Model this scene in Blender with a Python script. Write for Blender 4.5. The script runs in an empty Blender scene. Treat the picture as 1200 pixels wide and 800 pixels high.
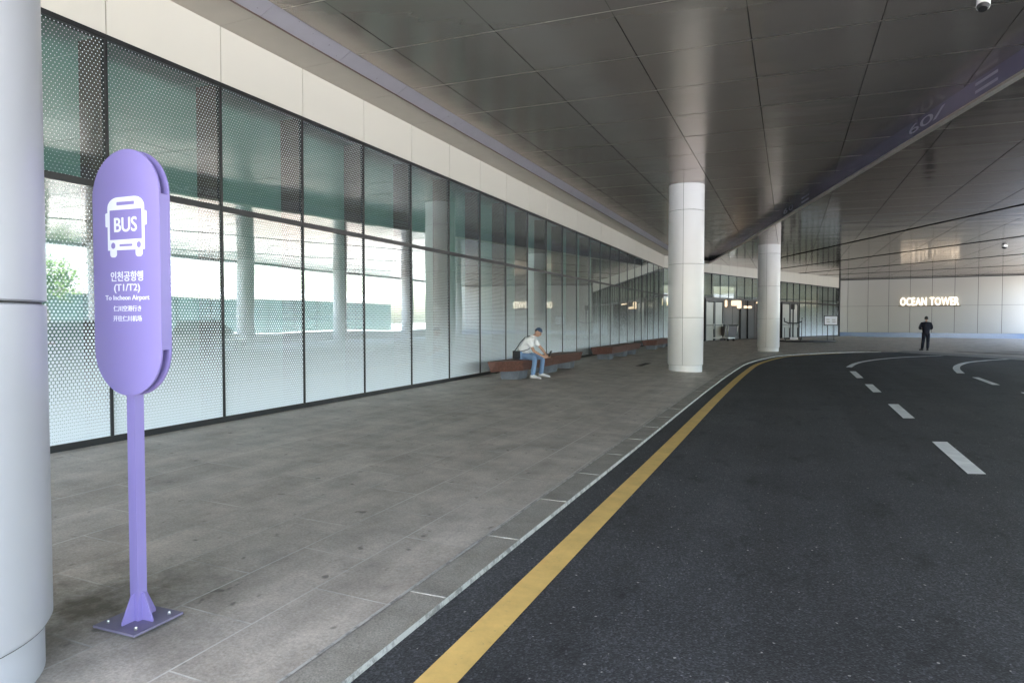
import bpy, bmesh, math, random
from mathutils import Vector, Matrix
random.seed(7)
R = math.radians
scn = bpy.context.scene
COL = scn.collection

# ------------------------------------------------------------------ camera, light, exposure
cam_d = bpy.data.cameras.new('camera'); cam = bpy.data.objects.new('camera', cam_d); COL.objects.link(cam)
cam_d.sensor_width = 36; cam_d.lens = 24; cam_d.clip_start = .05; cam_d.clip_end = 2000
cam.location = (0, 0, 1.75); cam.rotation_euler = (R(90 - 1.79), 0, R(22.11))
scn.camera = cam

SUN_EL, SUN_AZ = 52.0, 205.0          # azimuth clockwise from +Y (behind the camera, a little to the left)
w = bpy.data.worlds.new('World'); scn.world = w; w.use_nodes = True
nt = w.node_tree; nt.nodes.clear()
sky = nt.nodes.new('ShaderNodeTexSky'); sky.sky_type = 'NISHITA'; sky.sun_disc = False
sky.sun_elevation = R(SUN_EL); sky.sun_rotation = R(SUN_AZ); sky.air_density = 1.2; sky.dust_density = 2.2; sky.ozone_density = 1.0
bg = nt.nodes.new('ShaderNodeBackground'); bg.inputs['Strength'].default_value = .15
wo = nt.nodes.new('ShaderNodeOutputWorld')
nt.links.new(sky.outputs[0], bg.inputs[0]); nt.links.new(bg.outputs[0], wo.inputs[0])
sd = bpy.data.lights.new('sun', 'SUN'); sd.energy = 5.0; sd.angle = R(.5); sd.color = (1, .97, .92)
sun = bpy.data.objects.new('sun', sd); COL.objects.link(sun); sun.location = (-20, -40, 60)
sv = Vector((math.sin(R(SUN_AZ)) * math.cos(R(SUN_EL)), math.cos(R(SUN_AZ)) * math.cos(R(SUN_EL)), math.sin(R(SUN_EL))))
sun.rotation_euler = (-sv).to_track_quat('-Z', 'Y').to_euler()
vs = scn.view_settings; vs.view_transform = 'Standard'; vs.look = 'None'; vs.gamma = 1; vs.use_curve_mapping = False
vs.exposure = 3.6
scn.cycles.use_denoising = True
scn.cycles.max_bounces = 10; scn.cycles.diffuse_bounces = 5; scn.cycles.glossy_bounces = 5; scn.cycles.transparent_max_bounces = 12
scn.cycles.caustics_reflective = False; scn.cycles.caustics_refractive = False
scn.cycles.sample_clamp_indirect = 8

# ------------------------------------------------------------------ materials
MATS = {}
class N:
    """tiny node-tree writer"""
    def __init__(s, name):
        s.m = bpy.data.materials.new(name); s.m.use_nodes = True
        s.t = s.m.node_tree; s.t.nodes.clear(); s.out = s.t.nodes.new('ShaderNodeOutputMaterial'); MATS[name] = s.m
    def n(s, typ, **kw):
        nd = s.t.nodes.new(typ)
        for k, v in kw.items():
            if k in nd.inputs.keys() if isinstance(k, str) else False: s.set(nd.inputs[k], v)
            else: setattr(nd, k, v)
        return nd
    def set(s, sock, v):
        if isinstance(v, bpy.types.NodeSocket): s.t.links.new(v, sock)
        elif isinstance(v, bpy.types.Node): s.t.links.new(v.outputs[0], sock)
        else: sock.default_value = v
    def math(s, op, a, b=0, c=0, clamp=False):
        nd = s.t.nodes.new('ShaderNodeMath'); nd.operation = op; nd.use_clamp = clamp
        for i, v in enumerate((a, b, c)): s.set(nd.inputs[i], v)
        return nd.outputs[0]
    def mix(s, f, a, b, blend='MIX'):
        nd = s.t.nodes.new('ShaderNodeMix'); nd.data_type = 'RGBA'; nd.blend_type = blend
        s.set(nd.inputs[0], f); s.set(nd.inputs[6], a); s.set(nd.inputs[7], b); return nd.outputs[2]
    def ramp(s, f, *stops):
        nd = s.t.nodes.new('ShaderNodeValToRGB'); s.set(nd.inputs[0], f)
        e = nd.color_ramp.elements
        while len(e) < len(stops): e.new(.5)
        for el, (p, c) in zip(e, stops):
            el.position = p; el.color = (c, c, c, 1) if isinstance(c, (int, float)) else (*c, 1)
        return nd.outputs[0]
    def pos(s): return s.t.nodes.new('ShaderNodeNewGeometry').outputs['Position']
    def obj(s): return s.t.nodes.new('ShaderNodeTexCoord').outputs['Object']
    def noise(s, vec, scale, detail=4, rough=.55, out=0):
        nd = s.t.nodes.new('ShaderNodeTexNoise'); s.set(nd.inputs['Vector'], vec)
        nd.inputs['Scale'].default_value = scale; nd.inputs['Detail'].default_value = detail; nd.inputs['Roughness'].default_value = rough
        return nd.outputs[out]
    def vmap(s, vec, scale=(1, 1, 1), loc=(0, 0, 0)):
        nd = s.t.nodes.new('ShaderNodeMapping'); s.set(nd.inputs[0], vec); nd.inputs['Scale'].default_value = scale; nd.inputs['Location'].default_value = loc
        return nd.outputs[0]
    def bump(s, h, strength, dist):
        nd = s.t.nodes.new('ShaderNodeBump'); s.set(nd.inputs['Height'], h); nd.inputs['Strength'].default_value = strength
        nd.inputs['Distance'].default_value = dist; return nd.outputs[0]
    def bsdf(s, color, rough=.5, metal=0, normal=None, spec=.5, **kw):
        b = s.t.nodes.new('ShaderNodeBsdfPrincipled')
        s.set(b.inputs['Base Color'], (*color, 1) if isinstance(color, tuple) and len(color) == 3 else color)
        s.set(b.inputs['Roughness'], rough); s.set(b.inputs['Metallic'], metal); s.set(b.inputs['Specular IOR Level'], spec)
        if normal is not None: s.set(b.inputs['Normal'], normal)
        for k, v in kw.items(): s.set(b.inputs[k], v)
        return b
    def done(s, sh):
        s.t.links.new(sh.outputs[0] if isinstance(sh, bpy.types.Node) else sh, s.out.inputs['Surface']); return s.m

def plain(name, color, rough=.5, metal=0, var=.08, scale=3.0, spec=.5, bump=0):
    """plain paint / metal with slight unevenness"""
    m = N(name); p = m.obj(); nz = m.noise(p, scale, 5)
    c = m.mix(nz, tuple(min(1, v * (1 - var)) for v in color) + (1,), tuple(min(1, v * (1 + var)) for v in color) + (1,))
    rg = m.math('MULTIPLY_ADD', m.noise(p, scale * 4, 3), .12, rough - .06)
    nm = m.bump(m.noise(p, scale * 30, 2), .3, bump) if bump else None
    return m.done(m.bsdf(c, rg, metal, nm, spec))

def emit(name, color, strength):
    m = N(name); e = m.t.nodes.new('ShaderNodeEmission'); e.inputs[0].default_value = (*color, 1); e.inputs[1].default_value = strength
    return m.done(e)

def m_asphalt():
    m = N('asphalt'); p = m.pos()
    v = m.t.nodes.new('ShaderNodeTexVoronoi'); m.set(v.inputs['Vector'], p); v.inputs['Scale'].default_value = 95
    grain = m.ramp(v.outputs['Color'], (.0, .016), (.6, .040), (.86, .078), (.985, .15), (1, .5))
    broad = m.ramp(m.noise(p, .55, 5, .6), (.3, .72), (.7, 1.25))
    lane = m.ramp(m.noise(m.vmap(p, (1.3, .06, 1)), 1.0, 3), (.35, .76), (.65, 1.16))
    blot = m.ramp(m.noise(m.vmap(p, (2.2, .9, 1), (3, 1, 0)), 1.1, 2), (.66, 1), (.74, .55))
    c = m.mix(1.0, m.mix(1.0, m.mix(1.0, grain, broad, 'MULTIPLY'), lane, 'MULTIPLY'), blot, 'MULTIPLY')
    c = m.mix(1.0, c, (.94, .98, 1.09, 1), 'MULTIPLY')
    v2 = m.t.nodes.new('ShaderNodeTexVoronoi'); m.set(v2.inputs['Vector'], p); v2.inputs['Scale'].default_value = 17
    rare = m.math('GREATER_THAN', m.noise(p, 31, 0), .69)
    c = m.mix(m.math('MULTIPLY', m.math('LESS_THAN', v2.outputs['Distance'], .16), rare), c, (.34, .33, .31, 1))
    smear = m.ramp(m.noise(m.vmap(p, (1.1, .5, 1), (7, 2, 0)), 2.6, 4, .7), (.56, 1), (.70, .42))
    c = m.mix(1.0, c, smear, 'MULTIPLY')
    b = m.bump(v.outputs['Distance'], .6, .006)
    return m.done(m.bsdf(c, .74, 0, b, .35))

def m_paving():
    m = N('granite_paving'); p = m.pos()
    sp = m.t.nodes.new('ShaderNodeSeparateXYZ'); m.set(sp.inputs[0], p)
    cx = m.t.nodes.new('ShaderNodeCombineXYZ')
    m.set(cx.inputs[0], m.math('ADD', sp.outputs[1], 110 - 2.93)); m.set(cx.inputs[1], m.math('MULTIPLY_ADD', sp.outputs[0], -1.0, 53.0 - 2.225))
    br = m.t.nodes.new('ShaderNodeTexBrick'); m.set(br.inputs['Vector'], cx.outputs[0])
    br.inputs['Scale'].default_value = 1; br.inputs['Brick Width'].default_value = 1.1; br.inputs['Row Height'].default_value = .53
    br.inputs['Mortar Size'].default_value = .0065; br.inputs['Mortar Smooth'].default_value = .25; br.offset = .5
    br.inputs['Color1'].default_value = (.38, .335, .29, 1); br.inputs['Color2'].default_value = (.44, .392, .343, 1); br.inputs['Mortar'].default_value = (.37, .34, .305, 1)
    fine = m.ramp(m.noise(p, 55, 3, .7), (.25, .72), (.75, 1.3))
    mid = m.ramp(m.noise(p, 2.2, 6, .65), (.3, .74), (.7, 1.22))
    streak = m.ramp(m.noise(m.vmap(p, (3.5, .5, 1)), 1.0, 5, .65), (.3, .84), (.72, 1.12))
    c = m.mix(1.0, m.mix(1.0, m.mix(1.0, br.outputs[0], fine, 'MULTIPLY'), mid, 'MULTIPLY'), streak, 'MULTIPLY')
    spots = m.ramp(m.noise(m.vmap(p, (1.3, 1, 1), (2, 5, 0)), 6.5, 2, .5), (.68, 1), (.75, .45))
    c = m.mix(1.0, c, spots, 'MULTIPLY')
    # pale lime in some joints
    lime = m.math('MULTIPLY', br.outputs['Fac'], m.ramp(m.noise(m.vmap(p, (2.2, .45, 1), (9, 0, 0)), 1.1, 3), (.38, .06), (.62, .7)))
    c = m.mix(lime, c, (.70, .67, .62, 1))
    # rusty wet stain round the sign foot and column foot
    d = m.t.nodes.new('ShaderNodeVectorMath'); d.operation = 'DISTANCE'; m.set(d.inputs[0], p); d.inputs[1].default_value = (-3.75, 2.75, .1)
    st = m.math('MULTIPLY', m.ramp(d.outputs['Value'], (.2, 1), (1.5, 0)), m.ramp(m.noise(p, 3.2, 5, .65), (.38, 0), (.60, .85)))
    c = m.mix(st, c, (.085, .062, .035, 1))
    h = m.math('SUBTRACT', m.noise(p, 70, 3), m.math('MULTIPLY', br.outputs['Fac'], .8))
    rg = m.ramp(m.noise(p, 1.4, 5, .6), (.3, .42), (.7, .62))
    return m.done(m.bsdf(c, rg, 0, m.bump(h, .5, .004), .4))

def m_stone(name, col):
    m = N(name); p = m.pos()
    fine = m.ramp(m.noise(p, 90, 3, .75), (.25, .55), (.75, 1.5)); mid = m.ramp(m.noise(p, 3, 5), (.3, .8), (.7, 1.2))
    return m.done(m.bsdf(m.mix(1.0, m.mix(1.0, (*col, 1), fine, 'MULTIPLY'), mid, 'MULTIPLY'), .7, 0, m.bump(fine, .4, .004), .3))

def m_paint(name, col, wear=.5):
    m = N(name); p = m.pos()
    wn = m.ramp(m.noise(m.vmap(p, (1, 1, 1)), 26 if wear < 2 else 9, 6, .75), (.60 + .1 * (1 - wear), 0), (.74 + .1 * (1 - wear), .7))
    br = m.ramp(m.noise(p, 3.2, 6, .7), (.3, .78), (.72, 1.08))
    c = m.mix(wn, m.mix(1.0, (*col, 1), br, 'MULTIPLY'), (.09, .085, .08, 1))
    return m.done(m.bsdf(c, .6, 0, m.bump(m.noise(p, 120, 2), .4, .003), .35))

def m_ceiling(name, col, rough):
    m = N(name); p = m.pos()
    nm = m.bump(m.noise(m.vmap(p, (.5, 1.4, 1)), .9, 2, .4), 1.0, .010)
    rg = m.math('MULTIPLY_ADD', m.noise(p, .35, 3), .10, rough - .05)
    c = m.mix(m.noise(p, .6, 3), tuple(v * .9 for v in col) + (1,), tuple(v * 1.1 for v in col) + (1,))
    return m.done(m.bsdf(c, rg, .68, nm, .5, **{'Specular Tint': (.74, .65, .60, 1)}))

def m_glass(name, p0, tint, rmin, dots=True, rmax=.62):
    """tinted pane with reflections and a fritted dot pattern fading from the foot upward"""
    m = N(name)
    uv = m.t.nodes.new('ShaderNodeUVMap').outputs[0]
    sp = m.t.nodes.new('ShaderNodeSeparateXYZ'); m.set(sp.inputs[0], uv)
    u, v = sp.outputs[0], sp.outputs[1]
    nm = m.bump(m.noise(m.vmap(m.pos(), (1, .7, 1.3)), .75, 1, .3), 1.0, .0022)
    tr = m.t.nodes.new('ShaderNodeBsdfTransparent'); tr.inputs[0].default_value = (*tint, 1)
    gl = m.t.nodes.new('ShaderNodeBsdfGlossy'); gl.inputs['Roughness'].default_value = .012; gl.inputs[0].default_value = (.93, 1, .98, 1); m.set(gl.inputs['Normal'], nm)
    fr = m.t.nodes.new('ShaderNodeLayerWeight'); fr.inputs['Blend'].default_value = .5
    fac = m.math('MULTIPLY_ADD', m.math('POWER', fr.outputs['Facing'], 3.2), rmax, rmin, clamp=True)
    mx = m.t.nodes.new('ShaderNodeMixShader'); m.set(mx.inputs[0], fac); m.set(mx.inputs[1], tr); m.set(mx.inputs[2], gl)
    sh = mx.outputs[0]
    if dots:
        px, py = .047, .0385
        row = m.math('FLOOR', m.math('DIVIDE', v, py))
        off = m.math('MULTIPLY', m.math('MODULO', row, 2), .5)
        fu = m.math('SUBTRACT', m.math('FRACT', m.math('ADD', m.math('DIVIDE', u, px), off)), .5)
        fv = m.math('SUBTRACT', m.math('FRACT', m.math('DIVIDE', v, py)), .5)
        dist = m.math('SQRT', m.math('ADD', m.math('POWER', m.math('MULTIPLY', fu, px), 2), m.math('POWER', m.math('MULTIPLY', fv, py), 2)))
        rad = m.ramp(m.math('DIVIDE', v, 5.0), (0, .0275), (.07, .0245), (.14, .0220), (.27, .0162), (.38, .0112), (.50, .0082), (.66, .0052), (1, .0076))
        mask = m.math('MULTIPLY', m.math('SUBTRACT', rad, dist), 700, clamp=True)
        di = m.bsdf((.84, .92, .98), .35, 0, None, .5)
        m2 = m.t.nodes.new('ShaderNodeMixShader'); m.set(m2.inputs[0], mask); m.set(m2.inputs[1], sh); m.set(m2.inputs[2], di)
        sh = m2.outputs[0]
    return m.done(sh)

def m_leaf(name, c1, c2):
    m = N(name); p = m.pos()
    return m.done(m.bsdf(m.mix(m.noise(p, 1.3, 3), (*c1, 1), (*c2, 1)), .6, 0, None, .3))

def m_wood():
    m = N('red_brown_wood'); p = m.obj()
    g = m.noise(m.vmap(p, (14, .9, 14)), 2.0, 5, .6)
    c = m.ramp(g, (.25, (.07, .031, .023)), (.6, (.132, .060, .044)), (.85, (.20, .098, .073)))
    return m.done(m.bsdf(c, .5, 0, m.bump(g, .4, .004), .4))

asphalt = m_asphalt(); paving = m_paving()
kerb_m = m_stone('kerb_granite', (.255, .235, .205)); lime_m = m_stone('kerb_face_lime', (.38, .365, .34))
yellow = m_paint('yellow_road_paint', (.75, .50, .165), .9); whitep = m_paint('white_road_paint', (.88, .88, .86), .3)
edge_m = m_paint('limed_edge', (.50, .485, .455), 2.3); concrete = m_stone('pale_concrete', (.53, .53, .52)); strip_m = m_stone('dark_strip', (.07, .06, .055))
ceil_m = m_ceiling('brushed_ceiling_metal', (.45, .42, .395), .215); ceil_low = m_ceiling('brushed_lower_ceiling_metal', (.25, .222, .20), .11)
ceil_back = plain('ceiling_gap_dark', (.03, .028, .026), .6); trim_m = plain('ceiling_trim', (.52, .47, .42), .38, .6)
soffit_m = plain('soffit_paint', (.42, .385, .335), .42)
lilac_m = plain('lilac_satin', (.47, .45, .51), .30, .35); violet_m = plain('violet_satin', (.235, .215, .36), .17, .6)
beige = plain('cream_cladding', (.66, .63, .56), .38, 0, .03, .5)
near_clad = plain('dimmed_white_cladding', (.55, .557, .61), .34, 0, .03, 1.2); white_clad = plain('white_cladding', (.80, .80, .81), .30, .0, .03, 1.2)  # near column: same white, greyed and cooled to carry its dimmer light
dark_core = plain('joint_dark', (.045, .043, .04), .6)
frame_m = plain('charcoal_frame', (.022, .023, .025), .38, .3)
fin_m = plain('brown_fin', (.15, .095, .085), .5)
teal_back = plain('teal_backing', (.30, .43, .40), .6)
warm_back = plain('grey_brown_backing', (.42, .38, .32), .6)
glass_a = m_glass('fritted_glass', .5, (.66, .84, .79), .26)
glass_b = m_glass('far_fritted_glass', .5, (.74, .83, .77), .04, True, .22)
clear_glass = m_glass('clear_glass', .5, (.75, .82, .80), .12, False)
purple = plain('purple_sign_paint', (.27, .222, .51), .36, 0, .03, 1.5)
purple_d = plain('purple_foot_paint', (.20, .175, .26), .5, 0, .15, 14)
whitev = plain('white_vinyl', (.83, .84, .90), .45)
steel = plain('steel', (.55, .55, .55), .3, 1)
black_m = plain('black_metal', (.018, .018, .020), .4, .2)
wood = m_wood(); grey_conc = m_stone('grey_concrete_leg', (.135, .15, .175))
wallp = plain('grey_wall_panel', (.50, .487, .455), .42, 0, .03, .6)
skirt_m = plain('blue_grey_skirting', (.22, .30, .45), .25, .3)
glow = emit('sign_glow', (1, .86, .68), .23); warm = emit('warm_glow', (1, .74, .48), .15)
recess_m = plain('dark_recess', (.060, .055, .05), .35); recess_b = plain('brown_recess', (.05, .033, .027), .4)
door_w = plain('pale_door_glass', (.50, .50, .46), .2)

# ------------------------------------------------------------------ mesh helpers
class MB:
    def __init__(s): s.bm = bmesh.new()
    def box(s, lo, hi, mi=0):
        vs_ = [s.bm.verts.new((x, y, z)) for z in (lo[2], hi[2]) for y in (lo[1], hi[1]) for x in (lo[0], hi[0])]
        for f in ((0, 2, 3, 1), (4, 5, 7, 6), (0, 1, 5, 4), (2, 6, 7, 3), (0, 4, 6, 2), (1, 3, 7, 5)):
            s.bm.faces.new([vs_[i] for i in f]).material_index = mi
        return s
    def hexa(s, pts):
        """8 points: bottom ring of 4 (ccw from above), top ring of 4"""
        v = [s.bm.verts.new(p) for p in pts]
        for f in ((3, 2, 1, 0), (4, 5, 6, 7), (0, 1, 5, 4), (1, 2, 6, 5), (2, 3, 7, 6), (3, 0, 4, 7)): s.bm.faces.new([v[i] for i in f])
        return s
    def prism(s, pts, d):
        """closed loop pts (Vectors) pushed along d"""
        a = [s.bm.verts.new(p) for p in pts]; b = [s.bm.verts.new(Vector(p) + Vector(d)) for p in pts]; n = len(a)
        s.bm.faces.new(a); s.bm.faces.new(b[::-1])
        for i in range(n): s.bm.faces.new((a[i], b[i], b[(i + 1) % n], a[(i + 1) % n]))
        return s
    def tube(s, pts, r, n=10, cap=True):
        pts = [Vector(p) for p in pts]; rs = r if isinstance(r, (list, tuple)) else [r] * len(pts); rings = []
        for i, p in enumerate(pts):
            t = (pts[min(i + 1, len(pts) - 1)] - pts[max(i - 1, 0)]).normalized()
            a = t.cross(Vector((0, 0, 1)) if abs(t.z) < .9 else Vector((1, 0, 0))).normalized(); b = t.cross(a)
            rings.append([s.bm.verts.new(p + (a * math.cos(2 * math.pi * k / n) + b * math.sin(2 * math.pi * k / n)) * rs[i]) for k in range(n)])
        for q, w_ in zip(rings, rings[1:]):
            for k in range(n): s.bm.faces.new((q[k], q[(k + 1) % n], w_[(k + 1) % n], w_[k]))
        if cap: s.bm.faces.new(rings[0][::-1]); s.bm.faces.new(rings[-1])
        return s
    def lathe(s, prof, n=48, c=(0, 0, 0), a0=0, a1=2 * math.pi):
        full = abs(a1 - a0 - 2 * math.pi) < 1e-6; m = n if full else n + 1; rings = []
        for r, z in prof:
            rings.append([s.bm.verts.new((c[0] + r * math.cos(a0 + (a1 - a0) * k / n), c[1] + r * math.sin(a0 + (a1 - a0) * k / n), c[2] + z)) for k in range(m)])
        for q, w_ in zip(rings, rings[1:]):
            for k in range(n): s.bm.faces.new((q[k], q[(k + 1) % m], w_[(k + 1) % m], w_[k]))
        return s
    def ball(s, c, r, sc=(1, 1, 1), sub=3):
        g = bmesh.ops.create_icosphere(s.bm, subdivisions=sub, radius=r)
        for v in g['verts']: v.co = Vector((v.co.x * sc[0], v.co.y * sc[1], v.co.z * sc[2])) + Vector(c)
        return s
    def build(s, name, mat, parent=None, smooth=False, bevel=0, kind=None, subsurf=0):
        if bevel:
            es = [e for e in s.bm.edges if len(e.link_faces) == 2 and e.calc_face_angle(0) > .6]
            bmesh.ops.bevel(s.bm, geom=es, offset=bevel, segments=2, affect='EDGES', clamp_overlap=True)
        bmesh.ops.recalc_face_normals(s.bm, faces=s.bm.faces)
        me = bpy.data.meshes.new(name); s.bm.to_mesh(me); s.bm.free()
        for mm in (mat if isinstance(mat, (list, tuple)) else [mat]): me.materials.append(mm)
        if smooth:
            for p in me.polygons: p.use_smooth = True
        o = bpy.data.objects.new(name, me); COL.objects.link(o)
        if smooth == 'auto': 
            o.modifiers.new('split', 'EDGE_SPLIT').split_angle = R(35)
        if subsurf: o.modifiers.new('sub', 'SUBSURF').render_levels = subsurf; o.modifiers['sub'].levels = subsurf
        if parent: o.parent = parent
        if kind: o['kind'] = kind
        return o

def tag(o, label, cat, group=None):
    o['label'] = label; o['category'] = cat
    if group: o['group'] = group
    return o
def thing(name, loc, label, cat, group=None, rz=0):
    o = bpy.data.objects.new(name, None); COL.objects.link(o); o.location = loc; o.rotation_euler = (0, 0, rz); o.empty_display_size = .2
    return tag(o, label, cat, group)
def children(o): return [c for c in bpy.data.objects if c.parent == o]
def copy_tree(o, parent=None):
    c = o.copy(); COL.objects.link(c)
    if parent: c.parent = parent
    for ch in children(o): copy_tree(ch, c)
    return c
def mesh_obj(name, verts, faces, mat, parent=None, uvs=None, kind=None, smooth=False):
    me = bpy.data.meshes.new(name); me.from_pydata(verts, [], faces); me.materials.append(mat)
    if uvs:
        ul = me.uv_layers.new(name='UVMap')
        for p in me.polygons:
            for li in p.loop_indices: ul.data[li].uv = uvs[me.loops[li].vertex_index]
    if smooth:
        for p in me.polygons: p.use_smooth = True
    me.update(); o = bpy.data.objects.new(name, me); COL.objects.link(o)
    if parent: o.parent = parent
    if kind: o['kind'] = kind
    return o
def text_mesh(name, s, mat, parent, width=None, height=None, extrude=.001, bold=0, align='C'):
    """flat lettering as a mesh in its local XY plane, scaled to width/height and centred"""
    cu = bpy.data.curves.new(name, 'FONT'); cu.body = s; cu.extrude = 0; cu.resolution_u = 4
    t = bpy.data.objects.new('lettering_source', cu); COL.objects.link(t)
    dg = bpy.context.evaluated_depsgraph_get(); dg.update()
    me = bpy.data.meshes.new_from_object(t.evaluated_get(dg)); bpy.data.objects.remove(t)
    xs = [v.co.x for v in me.vertices]; ys = [v.co.y for v in me.vertices]
    W, H = max(xs) - min(xs), max(ys) - min(ys)
    sx = width / W if width else height / H; sy = height / H if height else sx
    cx_, cy_ = (max(xs) + min(xs)) / 2, (max(ys) + min(ys)) / 2
    bm = bmesh.new(); bm.from_mesh(me)
    for v in bm.verts: v.co = Vector(((v.co.x - cx_) * sx, (v.co.y - cy_) * sy, 0))
    g = bmesh.ops.extrude_face_region(bm, geom=bm.faces[:])
    for v in g['geom']:
        if isinstance(v, bmesh.types.BMVert): v.co.z += extrude
    bmesh.ops.recalc_face_normals(bm, faces=bm.faces)
    if bold:                                   # heavier strokes: the glyph again, a hair to each side
        src = bm.copy()
        for k, (dx, dy) in enumerate(((1, 0), (-1, 0), (0, .7), (0, -.7))):
            tmp = bpy.data.meshes.new('stroke'); src.to_mesh(tmp)
            for v in tmp.vertices: v.co = Vector((v.co.x + dx * bold * H * sy, v.co.y + dy * bold * H * sy, v.co.z + (extrude * .04 * (k + 1) if v.co.z > extrude / 2 else 0)))
            bm.from_mesh(tmp); bpy.data.meshes.remove(tmp)
        src.free()
    me2 = bpy.data.meshes.new(name); bm.to_mesh(me2); bm.free(); bpy.data.meshes.remove(me); me2.materials.clear(); me2.materials.append(mat)
    o = bpy.data.objects.new(name, me2); COL.objects.link(o)
    if parent: o.parent = parent
    return o, W * sx, H * sy
def rounded(cx_, cz_, w_, h_, r, seg=8):
    pts = []
    for (sx, sz, a) in ((1, 1, 0), (-1, 1, 90), (-1, -1, 180), (1, -1, 270)):
        for k in range(seg + 1):
            an = R(a + 90 * k / seg); pts.append((cx_ + sx * (w_ / 2 - r) + r * math.cos(an), cz_ + sz * (h_ / 2 - r) + r * math.sin(an)))
    return pts
def smooth_line(pts, step=.5):
    out = []; P = [Vector(p) for p in pts]
    for i in range(len(P) - 1):
        p0, p1, p2, p3 = P[max(i - 1, 0)], P[i], P[i + 1], P[min(i + 2, len(P) - 1)]
        n = max(1, int((p2 - p1).length / step))
        for k in range(n):
            t = k / n
            out.append(.5 * ((2 * p1) + (p2 - p0) * t + (2 * p0 - 5 * p1 + 4 * p2 - p3) * t * t + (3 * p1 - p0 - 3 * p2 + p3) * t ** 3))
    out.append(P[-1]); return out
def offset(line, d):
    res = []
    for i, p in enumerate(line):
        t = (line[min(i + 1, len(line) - 1)] - line[max(i - 1, 0)]).normalized(); res.append(p + Vector((t.y, -t.x)) * d)
    return res
def ribbon(name, A, B, za, zb, mat, kind='structure', parent=None):
    n = len(A); vs_ = [(a.x, a.y, za) for a in A] + [(b.x, b.y, zb) for b in B]
    return mesh_obj(name, vs_, [(i, i + 1, n + i + 1, n + i) for i in range(n - 1)], mat, parent, kind=kind)

# ------------------------------------------------------------------ setting: ground, road, pavement, kerb, markings
FX = -7.72
def ground_z(x): return .25 - .035 * (x - FX)
mesh_obj('ground', [(-300, -300, -.06), (300, -300, -.06), (300, 400, -.06), (-300, 400, -.06)], [(0, 1, 2, 3)], concrete, kind='structure')
kerb = smooth_line([(-1.95, -5), (-1.95, -2), (-1.95, 2.6), (-1.93, 6.2), (-1.91, 8.7), (-1.86, 16.7), (-1.72, 24.2), (-1.48, 29.2), (-.66, 34.6), (.35, 37.1), (1.76, 39.35), (3.3, 41.0), (4.6, 41.9)], .5)
kerb_in = offset(kerb, -.26)
border = [Vector(p) for p in ((5.4, 42.0), (6.3, 40.6), (7.3, 39.1), (8.4, 37.4), (9.6, 35.6), (14, 29), (20.6, 21))]
road_edge = kerb + border
vs_ = [(p.x, p.y, 0) for p in road_edge] + [(20.6, p.y if p.y < 21 else 21, 0) for p in road_edge]
n_ = len(road_edge)
mesh_obj('road', vs_, [(i, i + n_, i + n_ + 1, i + 1) for i in range(n_ - 1)], asphalt, kind='structure')  # road stopped behind the camera so sunlit pale ground bounces light in
ribbon('kerb', kerb, kerb_in, .034, .040, kerb_m)
ribbon('kerb_face', [p + Vector((.006, 0)) for p in kerb], kerb, .002, .0345, edge_m)
# pavement ruled from the kerb to the building line
left = kerb_in + [p + (Vector((5.4, 46)) - p) * .0 for p in border]
far = []
C1 = Vector((FX, 45.5)); C2 = Vector((4.3, 72.0))
keys = [(-5, Vector((FX, -5))), (29.2, Vector((FX, 29.2))), (34.6, Vector((FX, 39))), (39.35, Vector((FX, 45.5))), (41.0, Vector((-2, 58.1))), (41.9, C2)]
def far_for(p):
    y = p.y
    for (y0, f0), (y1, f1) in zip(keys, keys[1:]):
        if y <= y1 + .3: 
            t = max(0, min(1, (y - y0) / (y1 - y0))); return f0.lerp(f1, t)
    return C2
kfar = [far_for(p) for p in kerb] + [Vector(p) for p in ((5.5, 75.4), (7.5, 75), (10, 74.6), (13, 74), (16, 73.5), (28, 71.2), (45, 68))]
vs_, fs_ = [], []; K = 10
for i, (a, b) in enumerate(zip(left, kfar)):
    zl = .040 if i < len(kerb) else .012
    zf = ground_z(b.x) if b.x < -7.7 else (.25 + (.10 - .25) * max(0, min(1, (b.x - 3.5) / 4)))
    for k in range(K + 1):
        t = k / K; q = a.lerp(b, t); vs_.append((q.x, q.y, zl + (zf - zl) * t))
for i in range(len(left) - 1):
    for k in range(K): j = i * (K + 1) + k; fs_.append((j, j + 1, j + K + 2, j + K + 1))
mesh_obj('pavement', vs_, fs_, paving, kind='structure', smooth=True)
# kerb joints (pale lines) every 1.2 m
jm = MB()
for k in range(34):
    y = 3.71 - 1.205 * 3 + 1.205 * k
    i = min(range(len(kerb)), key=lambda q: abs(kerb[q].y - y)); a, b = kerb[i], kerb_in[i]; dy = y - a.y if y < 30 else 0
    jm.box((min(a.x, b.x) + .004, a.y + dy - .006, .0355), (max(a.x, b.x) - .004, a.y + dy + .006, .0435))
jm.build('kerb_joint', m_stone('kerb_joint_mortar', (.30, .285, .26)), kind='structure')
ribbon('kerb_seam', offset(kerb, -.255), offset(kerb, -.273), .0445, .0445, edge_m)
# yellow edge line
yl = [p for p in kerb if p.y > -4.5][:-6]
ribbon('yellow_line', offset(yl, .29), offset(yl, .485), .005, .005, yellow)
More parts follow.
